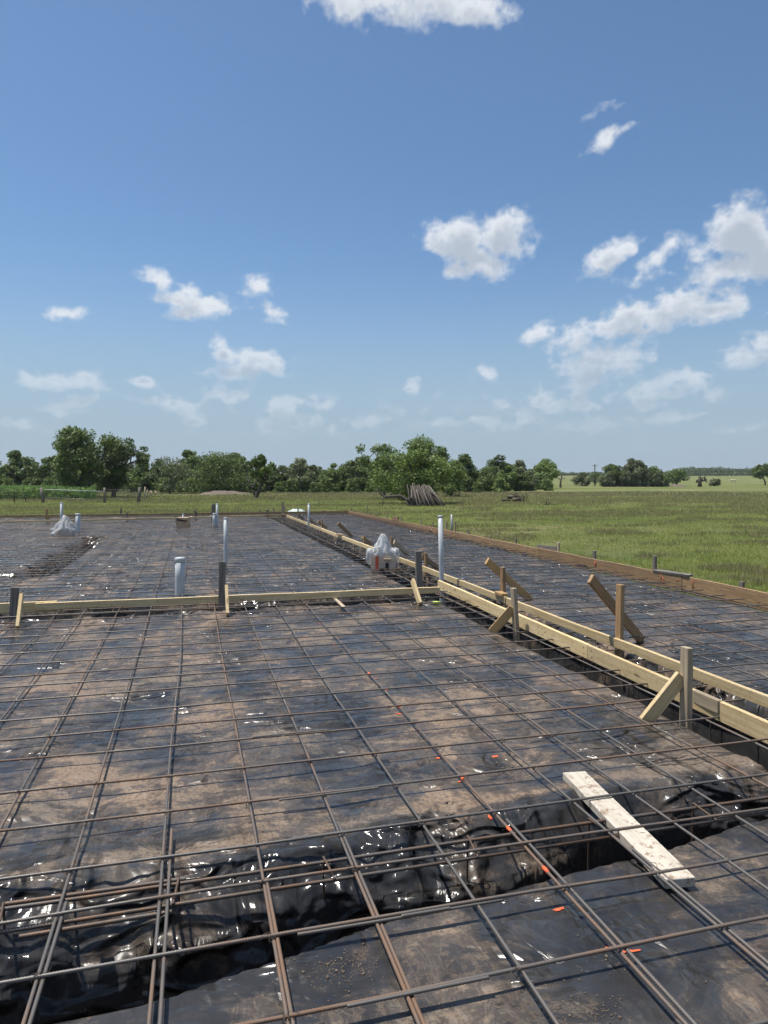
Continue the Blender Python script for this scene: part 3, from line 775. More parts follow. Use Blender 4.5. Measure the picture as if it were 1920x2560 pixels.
for px, py, m in [(18, 1286, M_GREY), (178, 1285, M_GREY), (232, 1284, M_GREY), (303, 1271, M_GREY), (535, 1260, M_GREY), (594, 1271, M_DRIFT), (650, 1276, M_GREY), (684, 1269, M_DRIFT), (695, 1275, M_DRIFT),
                  (712, 1265, M_DRIFT), (765, 1275, M_DRIFT), (808, 1275, M_GREY)]:
    r = ray(px, 1290); t = ((cor.y + .05) + fd.y * 0 - CO.y) / r.y; p = CO + r * t; top = PD(px, py, t)
    board('stake', (p.x, p.y, GZ - .1), (p.x, p.y, top.z), .09 if px in (535,) else .07, .038, m, form, (1, 0, 0), bev=.004)
# tall survey stakes near the right board
for px, yt, w, m, lab in [(919, 1264, .035, M_GREY, 'thin tall grey stake behind the right form board near its far corner'), (1129, 1286, .045, M_PVC, None)]:
    p, t = on_right(px, 1300, .12); top = PD(px, yt, t)
    if m is M_PVC:
        o = tube_obj('metal_stake', [([(p.x, p.y, GZ - .1), (p.x, p.y, top.z)], .035)], M_GATE, n=12)
        props(o, 'tall grey metal stake standing outside the right form board between two wooden stakes', 'stake')
    else:
        o = board('stake', (p.x, p.y, GZ - .1), (p.x, p.y, top.z), w, .03, m, None, (0, 1, 0)); props(o, lab, 'stake')
# loose boards and scraps on the right form
def scrap_on_right(px0, px1, pyc, w, t, m, lab, name='scrap_board', out=.03, zc=None, hint=UP):
    a, ta = on_right(px0, 1300, out); b, tb = on_right(px1, 1300, out)
    za = PD(px0, pyc[0], ta).z; zb = PD(px1, pyc[1], tb).z
    o = board(name, (a.x, a.y, za), (b.x, b.y, zb), w, t, m, None, hint); props(o, lab, 'board', None); return o
scrap_on_right(1345, 1394, (1369, 1374), .13, .038, M_GREY, 'short grey board fixed on edge behind the right form board', out=.043)
scrap_on_right(1640, 1730, (1427, 1440), .10, .036, M_GREY, 'grey weathered board lying flat on top of the right form board', out=.02, hint=(1, 0, .12))
scrap_on_right(982, 996, (1296, 1297), .17, .038, M_TREAT, 'small brown block over a joint on the far part of the right form board', out=.0)
a, ta = on_right(1145, 1300, .35); b, tb = on_right(1225, 1300, .25)
props(board('scrap_board', (a.x, a.y, .02), (b.x, b.y, -.02), .09, .038, M_GREY, None, UP), 'long dark grey board lying in the grass behind the right form board', 'board')
a, ta = on_right(1070, 1300, -.06); b, tb = on_right(1090, 1300, -.06)
props(board('scrap_board', (a.x, a.y, .12), (b.x, b.y, -.1), .05, .02, M_TREAT, None, UP), 'thin brown stick leaning on the inside of the right form board', 'board')
# red layout marks painted on the form board
def marks():
    parts = []
    nrm = Vector((d_.y, -d_.x, 0)); nrm = nrm if nrm.x > 0 else -nrm
    for (px, strokes) in [(1490, [((-.03, .07), (.02, .0)), ((.02, .08), (-.02, .02)), ((-.03, .03), (.03, .02)), ((0, .09), (0, -.03))]),
                          (1660, [((-.05, .1), (-.05, -.05)), ((-.05, -.03), (.03, -.05)), ((-.02, .04), (.04, -.02))]), (1695, [((0, .05), (.03, .03)), ((0, .03), (0, .05))]),
                          (1735, [((0, .09), (-.01, -.06))]), (990, [((-.1, .02), (.1, -.05)), ((-.05, -.06), (.15, -.06))]), (1090, [((0, .05), (.0, -.09))])]:
        p, t = on_right(px, 1300, -.0235)
        for (u0, v0), (u1, v1) in strokes:
            a = p + d_ * u0; a.z = v0; b = p + d_ * u1; b.z = v1
            parts.append(tube([a, (a + b) / 2 + Vector((0, 0, .003)), b], .006, 4))
    V, Fq = merge(parts); link_mesh('paint_mark', quads_mesh('paint_mark', V, Fq), M_REDMARK, form)
marks()

# long raised rails over the lengthwise trench: far one (2x4) and near one (2x6)
ZR = .17
def rail_line(px0, py0, px1, py1, z): return P(px0, py0, z), P(px1, py1, z)
fr = empty('long_rail', (4.05, 15, 0), 'long raised pine rail on posts along the whole pad, farther of the parallel pair', 'formwork')
a0, a1 = P(717, 1287.5, ZR), P(1920, 1737, ZR)
XF = (a0.x + a1.x) / 2
dirf = (a1 - a0).normalized(); tot = (a1 - a0).length + 2.5
joint = [0, 8.0, 14.9, 21.6, tot]
for i in range(4):
    a = a0 + dirf * (joint[i] + .003); b = a0 + dirf * joint[i + 1]
    sh = Vector((.012 * (i % 2), 0, -.008 * (i % 2)))
    board('rail', a + sh - Vector((0, 0, .0445)), b + sh - Vector((0, 0, .0445)), .089, .038, M_PINE, fr, UP, segs=10, warp=.003)
nr = empty('near_rail', (3.6, 7, 0), 'deep yellow pine rail board beside the open trench, the nearer of the parallel pair', 'formwork')
b0, b1 = P(1097, 1450, ZR), P(1920, 1803, ZR)
dirn = (b1 - b0).normalized(); totn = (b1 - b0).length + 2.2
board('rail', b0 - Vector((0, 0, .07)), b0 + dirn * 4.35 - Vector((0, 0, .07)), .14, .038, M_PINE, nr, UP, segs=8, warp=.003)
board('rail', b0 + dirn * 4.353 - Vector((0, 0, .072)), b0 + dirn * totn - Vector((0, 0, .074)), .14, .038, M_PINE, nr, UP, segs=6, warp=.003)
# near rail posts / braces
def zbase(px, py):
    p = P(px, py, 0); return p
_, pb, pt_ = post_px(nr, 'post', 1714, 1826, 1717, 1618, .085, .045, M_DRIFT, z0=-.06)
dpt = dep(pb)
board('brace', P(1612, 1806, -.0), PD(1705, 1690, dpt + .02), .10, .038, M_PINE, nr, (0, 0, 1))
_, pb2, pt2 = post_px(nr, 'post', 1291, 1590, 1284, 1470, .085, .045, M_DRIFT, z0=-.03)
board('brace', P(1230, 1580, .0), PD(1283, 1520, dep(pb2) + .01), .10, .038, M_PINE2, nr, (0, 0, 1))
sa = PD(1738, 1740, dep(P(1738, 1720, ZR)) - .05); sb = PD(1800, 1768, dep(P(1800, 1748, ZR)) - .05)
board('scab_block', sa, sb, .095, .038, M_DRIFT, nr, UP)
# far rail posts and braces (post: xb,yb,xt,yt ; brace: x0,y0 lower end on the sheet, x1,y1 upper end)
def fpost(xb, yb, xt, yt, w=.089, mat=M_BRACE, z0=0.): return post_px(fr, 'post', xb, yb, xt, yt, w, .042, mat, z0=z0)
def fbrace(xl, yl, xu, yu, dd=None, w=.10, mat=M_BRACE, z0=.0):
    l = P(xl, yl, z0); d = dd if dd else dep(l) - .3
    return board('brace', l, PD(xu, yu, d), w, .038, mat, fr, (0, 0, 1))
_, q1, _ = fpost(1547, 1636, 1551, 1461)
fbrace(1605, 1602, 1476, 1446, dep(q1) + .05, mat=M_BRACE)
_, q2, _ = fpost(1258, 1516, 1257, 1418)
fbrace(1328, 1500, 1217, 1402, dep(q2) + .05, mat=M_PINE2)
_, q3, _ = fpost(1065, 1436, 1064, 1382)
fbrace(1098, 1422, 1054, 1390, dep(q3) + .05, mat=M_TREAT)
_, q4, _ = fpost(979, 1395, 979, 1342)
fbrace(1021, 1388, 985, 1355, dep(q4) + .1, mat=M_DRIFT)
_, q5, _ = fpost(911, 1366, 911, 1341)
fbrace(930, 1361, 905, 1344, dep(q5) + .1)
fbrace(881, 1343, 845, 1308, None)
_, q6, _ = fpost(805, 1323, 805, 1299)
fbrace(818, 1321, 795, 1304, dep(q6) + .1, mat=M_PINE2)
fbrace(792, 1312, 769, 1296, None)
_, q7, _ = fpost(746, 1306, 745, 1269, w=.07, mat=M_TREAT)
fbrace(761, 1300, 745, 1286, dep(q7) + .1)
_, q8, _ = fpost(850, 1350, 850, 1334, mat=M_GREY)
def on_rail(px, line_a, dirv, z):     # point of a rail seen in column px
    r = ray(px, 1400); nrm = Vector((-dirv.y, dirv.x, 0)); t = (line_a - CO).dot(nrm) / r.dot(nrm); p = CO + r * t; p.z = z; return p
p = on_rail(1245, a0, dirf, ZR + .02); o = board('scrap_block', p, on_rail(1263, a0, dirf, ZR + .02) , .10, .038, M_PINE2, None, (1, 0, 0))
props(o, 'short pine offcut lying flat on the long rail beside a brace', 'wood block')
p = on_rail(845, a0, dirf, ZR + .014); o = board('scrap_block', p, on_rail(855, a0, dirf, ZR + .014), .09, .028, M_TREAT, None, (1, 0, 0))
props(o, 'small brown offcut lying on the far end of the long rail', 'wood block')

# cross rail and its posts
cr = empty('cross_rail', (-2, 9.8, 0), 'low pale pine cross rail on three grey posts, reaching from left to the corner', 'formwork')
c0, c1 = P(1099, 1467, ZR), P(-20, 1518, ZR)
dc = (c1 - c0).normalized()
q = c0 + dc * 6.15; q2_ = P(88, 1508, ZR)
board('rail', c0 - Vector((0, 0, .045)), q2_ - Vector((0, 0, .045)), .089, .038, M_PINE, cr, UP, segs=10, warp=.003)
board('rail', q2_ + Vector((.25, .04, -.052)), q2_ + dc * 5 + Vector((0, .04, -.052)), .13, .038, M_PINE, cr, UP, segs=4)
for (xb, yb, xt, yt, w) in [(32, 1560, 38, 1468, .089), (554, 1533, 556, 1404, .089), (1048, 1482, 1046, 1378, .10)]:
    post_px(cr, 'post', xb, yb, xt, yt, w, .05, M_GREY, z0=-.04, hint=(1, 0, 0))
for (xl, yl, xu, yu, m) in [(44, 1570, 54, 1488, M_PINE), (569, 1539, 566, 1466, M_PINE), (1050, 1510, 1031, 1450, M_PINE)]:
    l = P(xl, yl, .02); board('brace', l, PD(xu, yu, dep(l) + .25), .089, .038, m, cr, (0, .3, 1), cut=.0)

# thin far rail in front of the far form
tr_ = empty('far_rail', (-2, 31, 0), 'thin bright pine rail just in front of the far form board', 'formwork')
f0, f1 = P(719, 1286, ZR), P(-10, 1303.5, ZR)
board('rail', f0 - Vector((0, 0, .035)), f1 - Vector((0, 0, .035)), .07, .038, M_PINE, tr_, UP, segs=10, warp=.006)
for xb, yb, yt, m, w in [(117, 1309, 1272, M_PINE2, .09), (123, 1309, 1287, M_PINE2, .05), (318, 1304, 1280, M_GREY, .05), (485, 1299, 1272, M_PINE2, .04), (490, 1299, 1278, M_GREY, .09), (669, 1297, 1274, M_GREY, .08), (707, 1296, 1255, M_DRIFT, .10)]:
    post_px(tr_, 'post', xb, yb, xb, yt, w, .038, m, hint=(1, 0, 0))
for xa, xb_, y, z in [(310, 340, 1295, 0), (662, 682, 1286, 0), (703, 722, 1285, 0)]:
    a = P(xa, y + 2, .16); b = P(xb_, y + 2, .16); board('cleat', a, b, .12, .03, M_TREAT, tr_, (0, 1, 0))

# the pale board bridging the front trench
zb = .036
pA = (P(1403, 1939, zb) + P(1467, 1937, zb)) / 2; pB = (P(1743, 2206, zb) + P(1659, 2210, zb)) / 2
wdt = (P(1743, 2206, zb) - P(1659, 2210, zb)).length
o = board('whitewashed_board', pB, pA, wdt * .93, .042, M_WHITE, None, Vector((0, 0, 1)).cross(pA - pB)); 
props(o, 'pale whitewashed plank dirty with soil bridging the front trench', 'board')
# thin pale stick over the cross trench
o = board('scrap_board', P(823, 1483, .06), P(860, 1518, .06), .045, .02, M_DRIFT, None, (1, 0, 0)); props(o, 'thin pale stick lying across the cage behind the cross rail', 'board')

# ------------------------------------------------------------------ pipes
def pipe(px, yb, yt, wpx, label, xt=None, cap=True, z0=.0, h=None):
    b = P(px, yb, z0); d = dep(b); top = PD(xt or px, yt, d); r = wpx * d / F / 2
    root = empty('drain_pipe', b, label, 'pipe', 'white plastic pipes standing in the pad')
    b2 = b - Vector((0, 0, .3))
    V, Fq = tube([b2, b, b + (top - b) * .5, top], r, 24)
    link_mesh('pipe_body', quads_mesh('pipe_body', V - np.array(b2), Fq), M_PVC, root, b2)
    if cap:
        ax = (top - b).normalized()
        pts = [top - ax * r * .9, top - ax * r * .85, top - ax * .002, top + ax * r * .15, top + ax * r * .25]
        V, Fq = tube(pts, [r * 1.01, r * 1.07, r * 1.08, r * 1.0, r * .7], 24)
        link_mesh('pipe_cap', quads_mesh('pipe_cap', V - np.array(top), Fq), M_PVC, root, top)
    return root
pipe(450, 1490, 1396, 24, 'thick short white pipe with flat cap behind the cross rail')
pipe(564, 1416, 1295, 9.5, 'slim tall white pipe behind the thick short pipe')
pipe(1105, 1500, 1290, 12, 'tallest white pipe, beside the corner of the two rails', xt=1101, z0=-.16)
pipe(772, 1321, 1259, 5.5, 'slim white pipe beside the far part of the long rail')
pipe(195, 1334, 1285, 11.5, 'short thick white pipe right of the bagged bundle')
pipe(154, 1330, 1256, 7, 'white pipe rising out of the bagged bundle at left')
pipe(536, 1318, 1284, 9, 'shorter of the twin white pipes near the far end')
pipe(543, 1318, 1259, 5.5, 'taller slim one of the twin white pipes near the far end')
pipe(458, 1312, 1285, 5.5, 'small white pipe standing behind the brown box')
pg = P(532, 1306, 0); o = board('stake', pg - Vector((0, 0, .05)), PD(534, 1261, dep(pg)), .14, .04, M_GREY, None, (1, 0, 0)); props(o, 'wide grey upright board behind the twin white pipes', 'stake')

# ------------------------------------------------------------------ cartons and bags
def carton(root, c, w, dpt_, h, mat, name='carton', rz=0., open_top=True, sag=.02):
    bm = bmesh.new(); bmesh.ops.create_cube(bm, size=1)
    for v in bm.verts: v.co = Vector((v.co.x * w, v.co.y * dpt_, (v.co.z + .5) * h))
    top = [f for f in bm.faces if f.normal.z > .9]
    if open_top: bmesh.ops.delete(bm, geom=top, context='FACES_ONLY')
    bmesh.ops.subdivide_edges(bm, edges=bm.edges[:], cuts=3, use_grid_fill=True)
    r = random.Random(3)
    for v in bm.verts:
        v.co += Vector((r.uniform(-1, 1), r.uniform(-1, 1), r.uniform(-1, 1) if v.co.z > h * .9 else 0)) * sag * .5
        k = math.sin(v.co.z / h * math.pi) * sag; v.co.x += k * (1 if v.co.x > 0 else -1)
    me = bpy.data.meshes.new(name); bm.to_mesh(me); bm.free()
    o = link_mesh(name, me, mat, root, c, Matrix.Rotation(rz, 3, 'Z'))
    m = o.modifiers.new('thick', 'SOLIDIFY'); m.thickness = .006
    return o
def bag(root, c, prof, mat, seed, name='plastic_bag', sx=1., sy=1., lean=(0, 0)):
    n = 48; V = []; r = random.Random(seed)
    ph = [r.random() * 6.28 for _ in range(6)]
    for i, (z, rad) in enumerate(prof):
        for k in range(n):
            a = k / n * 2 * math.pi
            f = 1 + 0.09 * math.sin(3 * a + ph[0] + z * 9) + .05 * math.sin(7 * a + ph[1] - z * 17) + .05 * r.uniform(-1, 1)
            f *= 1 + .55 * (float(ridge(a * 1.6 + seed, z * 9 + a * .7, seed)) - .3) * min(1, rad * 6)
            V.append((rad * f * math.cos(a) * sx + lean[0] * z, rad * f * math.sin(a) * sy + lean[1] * z, z + .012 * r.uniform(-1, 1)))
    Fq = [(i * n + k, i * n + (k + 1) % n, (i + 1) * n + (k + 1) % n, (i + 1) * n + k) for i in range(len(prof) - 1) for k in range(n)]
    return link_mesh(name, quads_mesh(name, np.array(V), np.array(Fq), True), mat, root, c)
c = P(962, 1427, .0); VR = R(-YAW)
rt = empty('wrapped_carton', c, 'pale cardboard carton with red and black print under clear plastic bag by the long rail', 'carton')
carton(rt, c + Vector((0, .12, 0)), .44, .34, .30, M_CARDPALE, rz=VR)
Rz = Matrix.Rotation(VR, 3, 'Z')
for (u, z0, z1, w, m, nm) in [(-.115, .04, .28, .055, M_REDTAPE, 'red_print'), (.075, 0.0, .16, .06, M_BLACK, 'black_print'), (-.02, .0, .06, .09, M_BLACK, 'black_print')]:
    p = c + Vector((0, .12, 0)) + Rz @ Vector((u, -.197, 0)); board(nm, (p.x, p.y, z0), (p.x, p.y, z1), w, .006, m, rt, Rz @ Vector((1, 0, 0)), bev=0)
p = c + Vector((0, .12, 0)) + Rz @ Vector((.07, -.21, .22)); board('handle_flap', p - Rz @ Vector((.06, 0, 0)), p + Rz @ Vector((.06, 0, .0)), .045, .03, M_CARD, rt, (0, 0, 1), bev=.006)
bag(rt, c + Vector((.0, .14, .0)), [(.27, .22), (.31, .225), (.36, .20), (.42, .17), (.48, .14), (.54, .11), (.60, .085), (.66, .05), (.69, .02)], M_BAG, 5, sx=1.0, sy=.9)
bag(rt, c + Vector((.21, .11, .0)), [(.04, .07), (.12, .11), (.22, .12), (.32, .125), (.40, .10), (.42, .03)], M_BAG, 6, sx=.8)
bag(rt, c + Vector((-.25, .15, .0)), [(.10, .03), (.16, .08), (.24, .10), (.32, .09), (.40, .07), (.42, .02)], M_BAG, 8, sx=.8)
tp = c + Vector((-.0, .16, 0)); V, Fq = tube([tp, tp + Vector((0, 0, .6))], .05, 16); link_mesh('wrapped_pipe', quads_mesh('wrapped_pipe', V - np.array(tp), Fq), M_PVC, rt, tp)

c = P(160, 1343, 0)
rt = empty('bagged_bundle', c, 'bulging bundle with dark cardboard inside a clear plastic bag, far left', 'bag')
carton(rt, c + Vector((0, .2, 0)), .42, .3, .24, M_CARD, rz=.4)
bag(rt, c + Vector((0, .2, 0)), [(.01, .27), (.06, .31), (.12, .32), (.18, .31), (.24, .29), (.30, .255), (.36, .22), (.42, .18), (.48, .14), (.54, .10), (.60, .06), (.64, .02)], M_BAG, 9)
c = P(458, 1320, 0)
rt = empty('brown_box', c, 'small brown cardboard box with dark tape standing near the far end of the pad', 'box')
carton(rt, c + Vector((0, .2, 0)), .38, .36, .36, M_CARD, rz=VR, open_top=False)
pp = c + Vector((0, .2, 0)); a = pp + Rz @ Vector((-.19, -.215, .29)); b = pp + Rz @ Vector((.19, -.215, .24)); board('tape', a, b, .05, .006, M_BLACK, rt, (0, 0, 1), bev=0)
# tarp heap beyond the far form
def heap(name, c, rx, ry, h, mat, label, cat, seed, kind=None, n=40, rough=.25):
    g = np.linspace(-1, 1, n); X, Y = np.meshgrid(g, g); Rr = np.hypot(X, Y)
    Z = h * (np.clip(1 - Rr, 0, 1) ** .6) * (.55 + .9 * fbm(X * 2.2 + seed, Y * 2.2, seed, 4)) * (1 + rough * (ridge(X * 3, Y * 3, seed) - .4)) - .04
    V = np.stack([X * rx, Y * ry, Z], -1).reshape(-1, 3)
    i, j = np.meshgrid(np.arange(n - 1), np.arange(n - 1)); i = i.ravel(); j = j.ravel()
    Fq = np.stack([j * n + i, j * n + i + 1, (j + 1) * n + i + 1, (j + 1) * n + i], -1)
    o = link_mesh(name, np_mesh(name, V, Fq), mat, None, c)
    return props(o, label, cat, None, kind)
t = P(742, 1281, GZ); heap('tarp', PD(742, 1281, 37) * 1.0 if False else Vector((GD(742, 37).x, GD(742, 37).y, GZ)), .66, .6, .34, M_TARP, 'crumpled pale green tarp heap in the grass behind the far form board', 'tarp', 4)
# nail heads on the near timbers, parts of their formwork
def nails(parent, pts, nrm):
    for p in pts:
        p = Vector(p); V, Fq = tube([p - Vector(nrm) * .004, p + Vector(nrm) * .0025], .006, 8)
        link_mesh('nail', quads_mesh('nail', V - np.array(p), Fq, False), M_RUST, parent, p)
side = Vector((-dirn.y, dirn.x, 0)).normalized(); side = side if side.x < 0 else -side
for tt in (1.9, 2.0, 3.35, 3.43, 4.28, 4.42, 5.6, 5.7):
    nails(nr, [b0 + dirn * tt + side * .019 + Vector((0, 0, -.04)), b0 + dirn * (tt + .01) + side * .019 + Vector((0, 0, -.10))], side)
# little things on the sheeting
p = P(1082, 1507, .03); V, Fq = tube([p, p + Vector((.07, -.02, 0)), p + Vector((.12, -.035, 0))], [.022, .022, .014], 12)
props(link_mesh('spray_can', quads_mesh('spray_can', V - np.array(p), Fq), M_LIME, None, p), 'small lime coloured bottle lying on the sheeting below the corner post', 'bottle')
def clods(name, spots, mat, label, cat, seed):
    r = random.Random(seed); bm = bmesh.new()
    for (px, py, n, sp) in spots:
        c = P(px, py, 0)
        for _ in range(n):
            x = c.x + r.gauss(0, sp); y = c.y + r.gauss(0, sp * .6); s = r.uniform(.0014, .0042) * (2.0 if r.random() < .06 else 1)
            M = Matrix.Translation((x, y, pad_z(x, y) + s * .3)) @ Matrix.Rotation(r.random() * 6, 4, 'Z') @ Matrix.Diagonal((s, s * r.uniform(.6, 1), s * r.uniform(.5, .9), 1))
            bmesh.ops.create_icosphere(bm, subdivisions=1, radius=1, matrix=M)
    me = bpy.data.meshes.new(name); bm.to_mesh(me); bm.free()
    props(link_mesh(name, me, mat), label, cat, None, 'stuff')
clods('soil_crumbs', [(830, 2430, 170, .07), (900, 2420, 60, .09), (1460, 2530, 170, .09), (1270, 1925, 90, .10), (1700, 2000, 80, .15), (1330, 2000, 60, .1),
                      (420, 1850, 50, .25), (700, 1730, 60, .3), (1020, 1760, 60, .25), (720, 2050, 60, .2), (1550, 2420, 40, .12), (1500, 1960, 40, .1)], M_SOIL, 'loose brown soil crumbs scattered on the black sheeting', 'soil', 2)
# orange spray paint: on the sheeting and on the bar beside it
def splash(px, py, l, w, ang, seed):
    r = random.Random(seed); n = 16; ca, sa = math.cos(ang), math.sin(ang); c = P(px, py, pad_z(P(px, py, 0).x, P(px, py, 0).y))
    rings = []
    V = []; 
    for k in range(n):
        a = k / n * 6.283; q_ = r.uniform(.65, 1.2); u = math.cos(a) * l * q_; v = math.sin(a) * w * q_
        x = c.x + u * ca - v * sa; y = c.y + u * sa + v * ca; V.append((x, y, pad_z(x, y) + .004))
    V.append((c.x, c.y, pad_z(c.x, c.y) + .006)); return V, [(k, (k + 1) % n, n, n) for k in range(n)]
SPL = [(1235, 2173, .04, .02, .2), (1397, 2275, .045, .015, .1), (1575, 2380, .06, .012, -.1), (1520, 2370, .02, .01, 0), (965, 1726, .03, .012, 0), (997, 1786, .04, .015, .1), (1048, 1827, .035, .014, .2), (1095, 1895, .03, .015, 0),
       (1150, 1955, .025, .012, .3), (940, 1697, .035, .012, 0), (1225, 2070, .02, .02, 0), (880, 1640, .03, .012, 0), (800, 1560, .04, .012, 0), (835, 1610, .04, .012, 0)]
V, Fq = merge([splash(s[0], s[1], s[2] * .62, s[3] * .62, s[4], i) for i, s in enumerate(SPL)])
props(link_mesh('orange_paint', quads_mesh('orange_paint', V, Fq, False), M_ORANGE), 'line of orange spray paint marks on the black sheeting', 'paint mark', None, 'stuff')
main_bar = [o for o in COL.objects if o.name.startswith('rebar') and abs(o.location.x - 1.462) < .03 and o.get('group', '').startswith('lengthwise')]
if main_bar:
    mb = main_bar[0]; mv = np.empty(len(mb.data.vertices) * 3); mb.data.vertices.foreach_get('co', mv); mv = mv.reshape(-1, 3) + np.array(mb.location)
    for yy, ln in ((2.66, .022), (3.02, .02), (3.62, .02), (4.9, .03), (5.8, .04)):
        sel = mv[np.abs(mv[:, 1] - yy) < .08].mean(axis=0)
        V, Fq = tube([(sel[0], yy - ln, sel[2]), (sel[0], yy + ln, sel[2])], .0088, 8); b_ = Vector((sel[0], yy, sel[2]))
        link_mesh('paint_band', quads_mesh('paint_band', V - np.array(b_), Fq), M_ORANGE, mb, b_)

# ------------------------------------------------------------------ vegetation
def leaf_cloud(rs, clumps, n, size, aspect=.55):
    """n leaf quads spread over the clumps [(x,y,z,rx,ry,rz)]"""
    cl = np.array(clumps); vol = (cl[:, 3] * cl[:, 4] * cl[:, 5]) ** (.67); pr = vol / vol.sum()
    k = rs.choice(len(cl), n, p=pr)
    d = rs.normal(size=(n, 3)); d /= np.linalg.norm(d, axis=1)[:, None]
    rr = rs.uniform(.25, 1.08, n) ** .6
    c = cl[k, :3] + d * cl[k, 3:] * rr[:, None]
    nrm = rs.normal(size=(n, 3)) + d * .8 + np.array([0, 0, .5]); nrm /= np.linalg.norm(nrm, axis=1)[:, None]
    u = np.cross(nrm, rs.normal(size=(n, 3))); u /= np.linalg.norm(u, axis=1)[:, None]; v = np.cross(nrm, u)
    s = (size * rs.uniform(.55, 1.35, n))[:, None]
    V = np.stack([c - u * s, c + v * s * aspect, c + u * s, c - v * s * aspect * .8], 1).reshape(-1, 3)
    return V, np.arange(4 * n).reshape(-1, 4)
def limb(rs, p0, d, L, r, depth, out, tips, spread=.6, wob=.18):
    n = 5; pts = [np.array(p0, float)]; dd = np.array(d, float); dd /= np.linalg.norm(dd)
    for i in range(n):
        dd = dd + rs.normal(size=3) * wob; dd[2] += .04; dd /= np.linalg.norm(dd); pts.append(pts[-1] + dd * L / n)
    out.append((np.array(pts), np.linspace(r, r * .55, n + 1)))
    if depth == 0: tips.append(pts[-1]); tips.append(pts[-2]); return
    for _ in range(rs.integers(2, 4)):
        nd = dd + rs.normal(size=3) * spread; nd[2] = abs(nd[2]) * .6 + .12
        limb(rs, pts[-1 - rs.integers(0, 2)], nd, L * rs.uniform(.55, .8), r * .55, depth - 1, out, tips, spread, wob)
def make_tree(name, h, w, leaf, bark, seed, label, group, nleaf=3500, lsize=.16, trunk_r=.18, base=.25, lean=(0, 0), clumpn=22, depth=2, crown_lo=.18, bare=0, cat='tree', gap=.30, multi=1, crsz=.23):
    rs = np.random.default_rng(seed)
    root = empty(name, (0, 0, 0), label, cat, group)
    out = []; tips = []
    for m in range(multi):
        d = np.array([lean[0] + (rs.normal() * .5 if multi > 1 else 0), lean[1] + (rs.normal() * .4 if multi > 1 else 0), 1.])
        limb(rs, (rs.normal() * .1 * (multi > 1), 0, -.1), d, h * (base + .12), trunk_r, depth, out, tips, .65)
    for _ in range(bare):
        limb(rs, (rs.normal() * w * .15, rs.normal() * w * .1, h * .65), (rs.normal() * .4, rs.normal() * .3, 1), h * rs.uniform(.14, .24), .025, 1, out, [], .5)
    V, Fq = merge([tube(p, r, 6) for p, r in out]); link_mesh('trunk', quads_mesh('trunk', V, Fq), bark, root)
    if nleaf:
        cl = []
        tp = np.array(tips)
        for i in range(clumpn):
            a = rs.uniform(0, 6.283); q_ = rs.uniform(0, 1) ** .5; zz = rs.uniform(crown_lo, 1.0)
            prof = math.sin(min(1, (zz - crown_lo) / (1.02 - crown_lo)) ** .75 * math.pi) ** .6 * (1 - gap * rs.random())
            x = math.cos(a) * q_ * prof * w * .40 + lean[0] * zz * h * .6; y = math.sin(a) * q_ * prof * w * .34
            s = rs.uniform(.6, 1.25) * w * crsz * .62
            cl.append((x, y, zz * h * .90, s, s * .9, s * rs.uniform(.5, .85)))
        for t_ in tp[:: max(1, len(tp) // 10)]:
            s = rs.uniform(.6, 1.) * w * crsz * .6; cl.append((t_[0], t_[1], min(t_[2], h * .92), s, s, s * .7))
        V, Fq = leaf_cloud(rs, cl, nleaf, lsize); link_mesh('crown', np_mesh('crown', V, Fq, False), leaf, root)
    return root
def place_tree(root, px, ybase, d=None, scale=None, rz=None):
    p = G(px, ybase) if d is None else GD(px, d)
    root.location = (p.x, p.y, ground_h(p.x, p.y))
    if rz is not None: root.rotation_euler = (0, 0, rz)
    return root
def sz(px_h, d): return px_h * d / F
D_BIG = 66.
t = make_tree('shade_tree', sz(186, D_BIG), sz(165, D_BIG), M_LEAF_D, M_BARK, 11, 'largest dark green tree at left with ragged open top and stout trunk', None, 11500, .135, .34, .30, (.0, 0), 52, 3, .20, bare=3, gap=.42, crsz=.25)
place_tree(t, 190, 1241, D_BIG)
t = make_tree('shade_tree', sz(157, 68), sz(118, 68), M_LEAF_D, M_BARK, 12, 'dark green tree with its own trunk just right of the largest tree', None, 10000, .135, .26, .30, (-.03, 0), 40, 3, .20, bare=2, gap=.3, crsz=.27)
place_tree(t, 283, 1236, 70)
t = make_tree('shade_tree', sz(120, 68), sz(70, 68), M_LEAF_D, M_BARK, 13, 'slim dark tree squeezed between the two big left trees', None, 2600, .135, .14, .34, (.06, 0), 12, 2, .3)
place_tree(t, 232, 1236, 67)
t = make_tree('round_tree', sz(102, 92), sz(215, 92), M_LEAF_M, M_BARK, 14, 'broad rounded bright green tree behind the soil mound', None, 9000, .15, .16, .24, (0, 0), 42, 2, .08, multi=4, gap=.1, crsz=.20)
place_tree(t, 553, 1230, 92)
t = make_tree('grey_tree', sz(96, 88), sz(120, 88), M_LEAF_G, M_BARK, 15, 'thin greyish green tree left of the broad rounded tree', None, 2600, .13, .12, .3, (0, 0), 18, 3, .15, bare=3, gap=.4)
place_tree(t, 425, 1236, 86)
t = make_tree('sparse_tree', sz(60, 70), sz(60, 70), M_LEAF_L, M_BARK, 16, 'sparse leaning tree with dead limb right of the soil mound', None, 1500, .12, .17, .35, (.28, 0), 9, 3, .45, bare=3, gap=.3)
t.scale = (1.15, 1.15, 1.75); place_tree(t, 640, 1245, 66)
t = make_tree('leafy_tree', sz(166, 52), sz(262, 52), M_LEAF_M, M_BARK, 17, 'big pale green bushy tree growing over the stacked poles', None, 17000, .095, .2, .30, (.05, 0), 56, 3, .10, bare=2, gap=.3, multi=3, crsz=.17)
place_tree(t, 1040, 1258, 52)
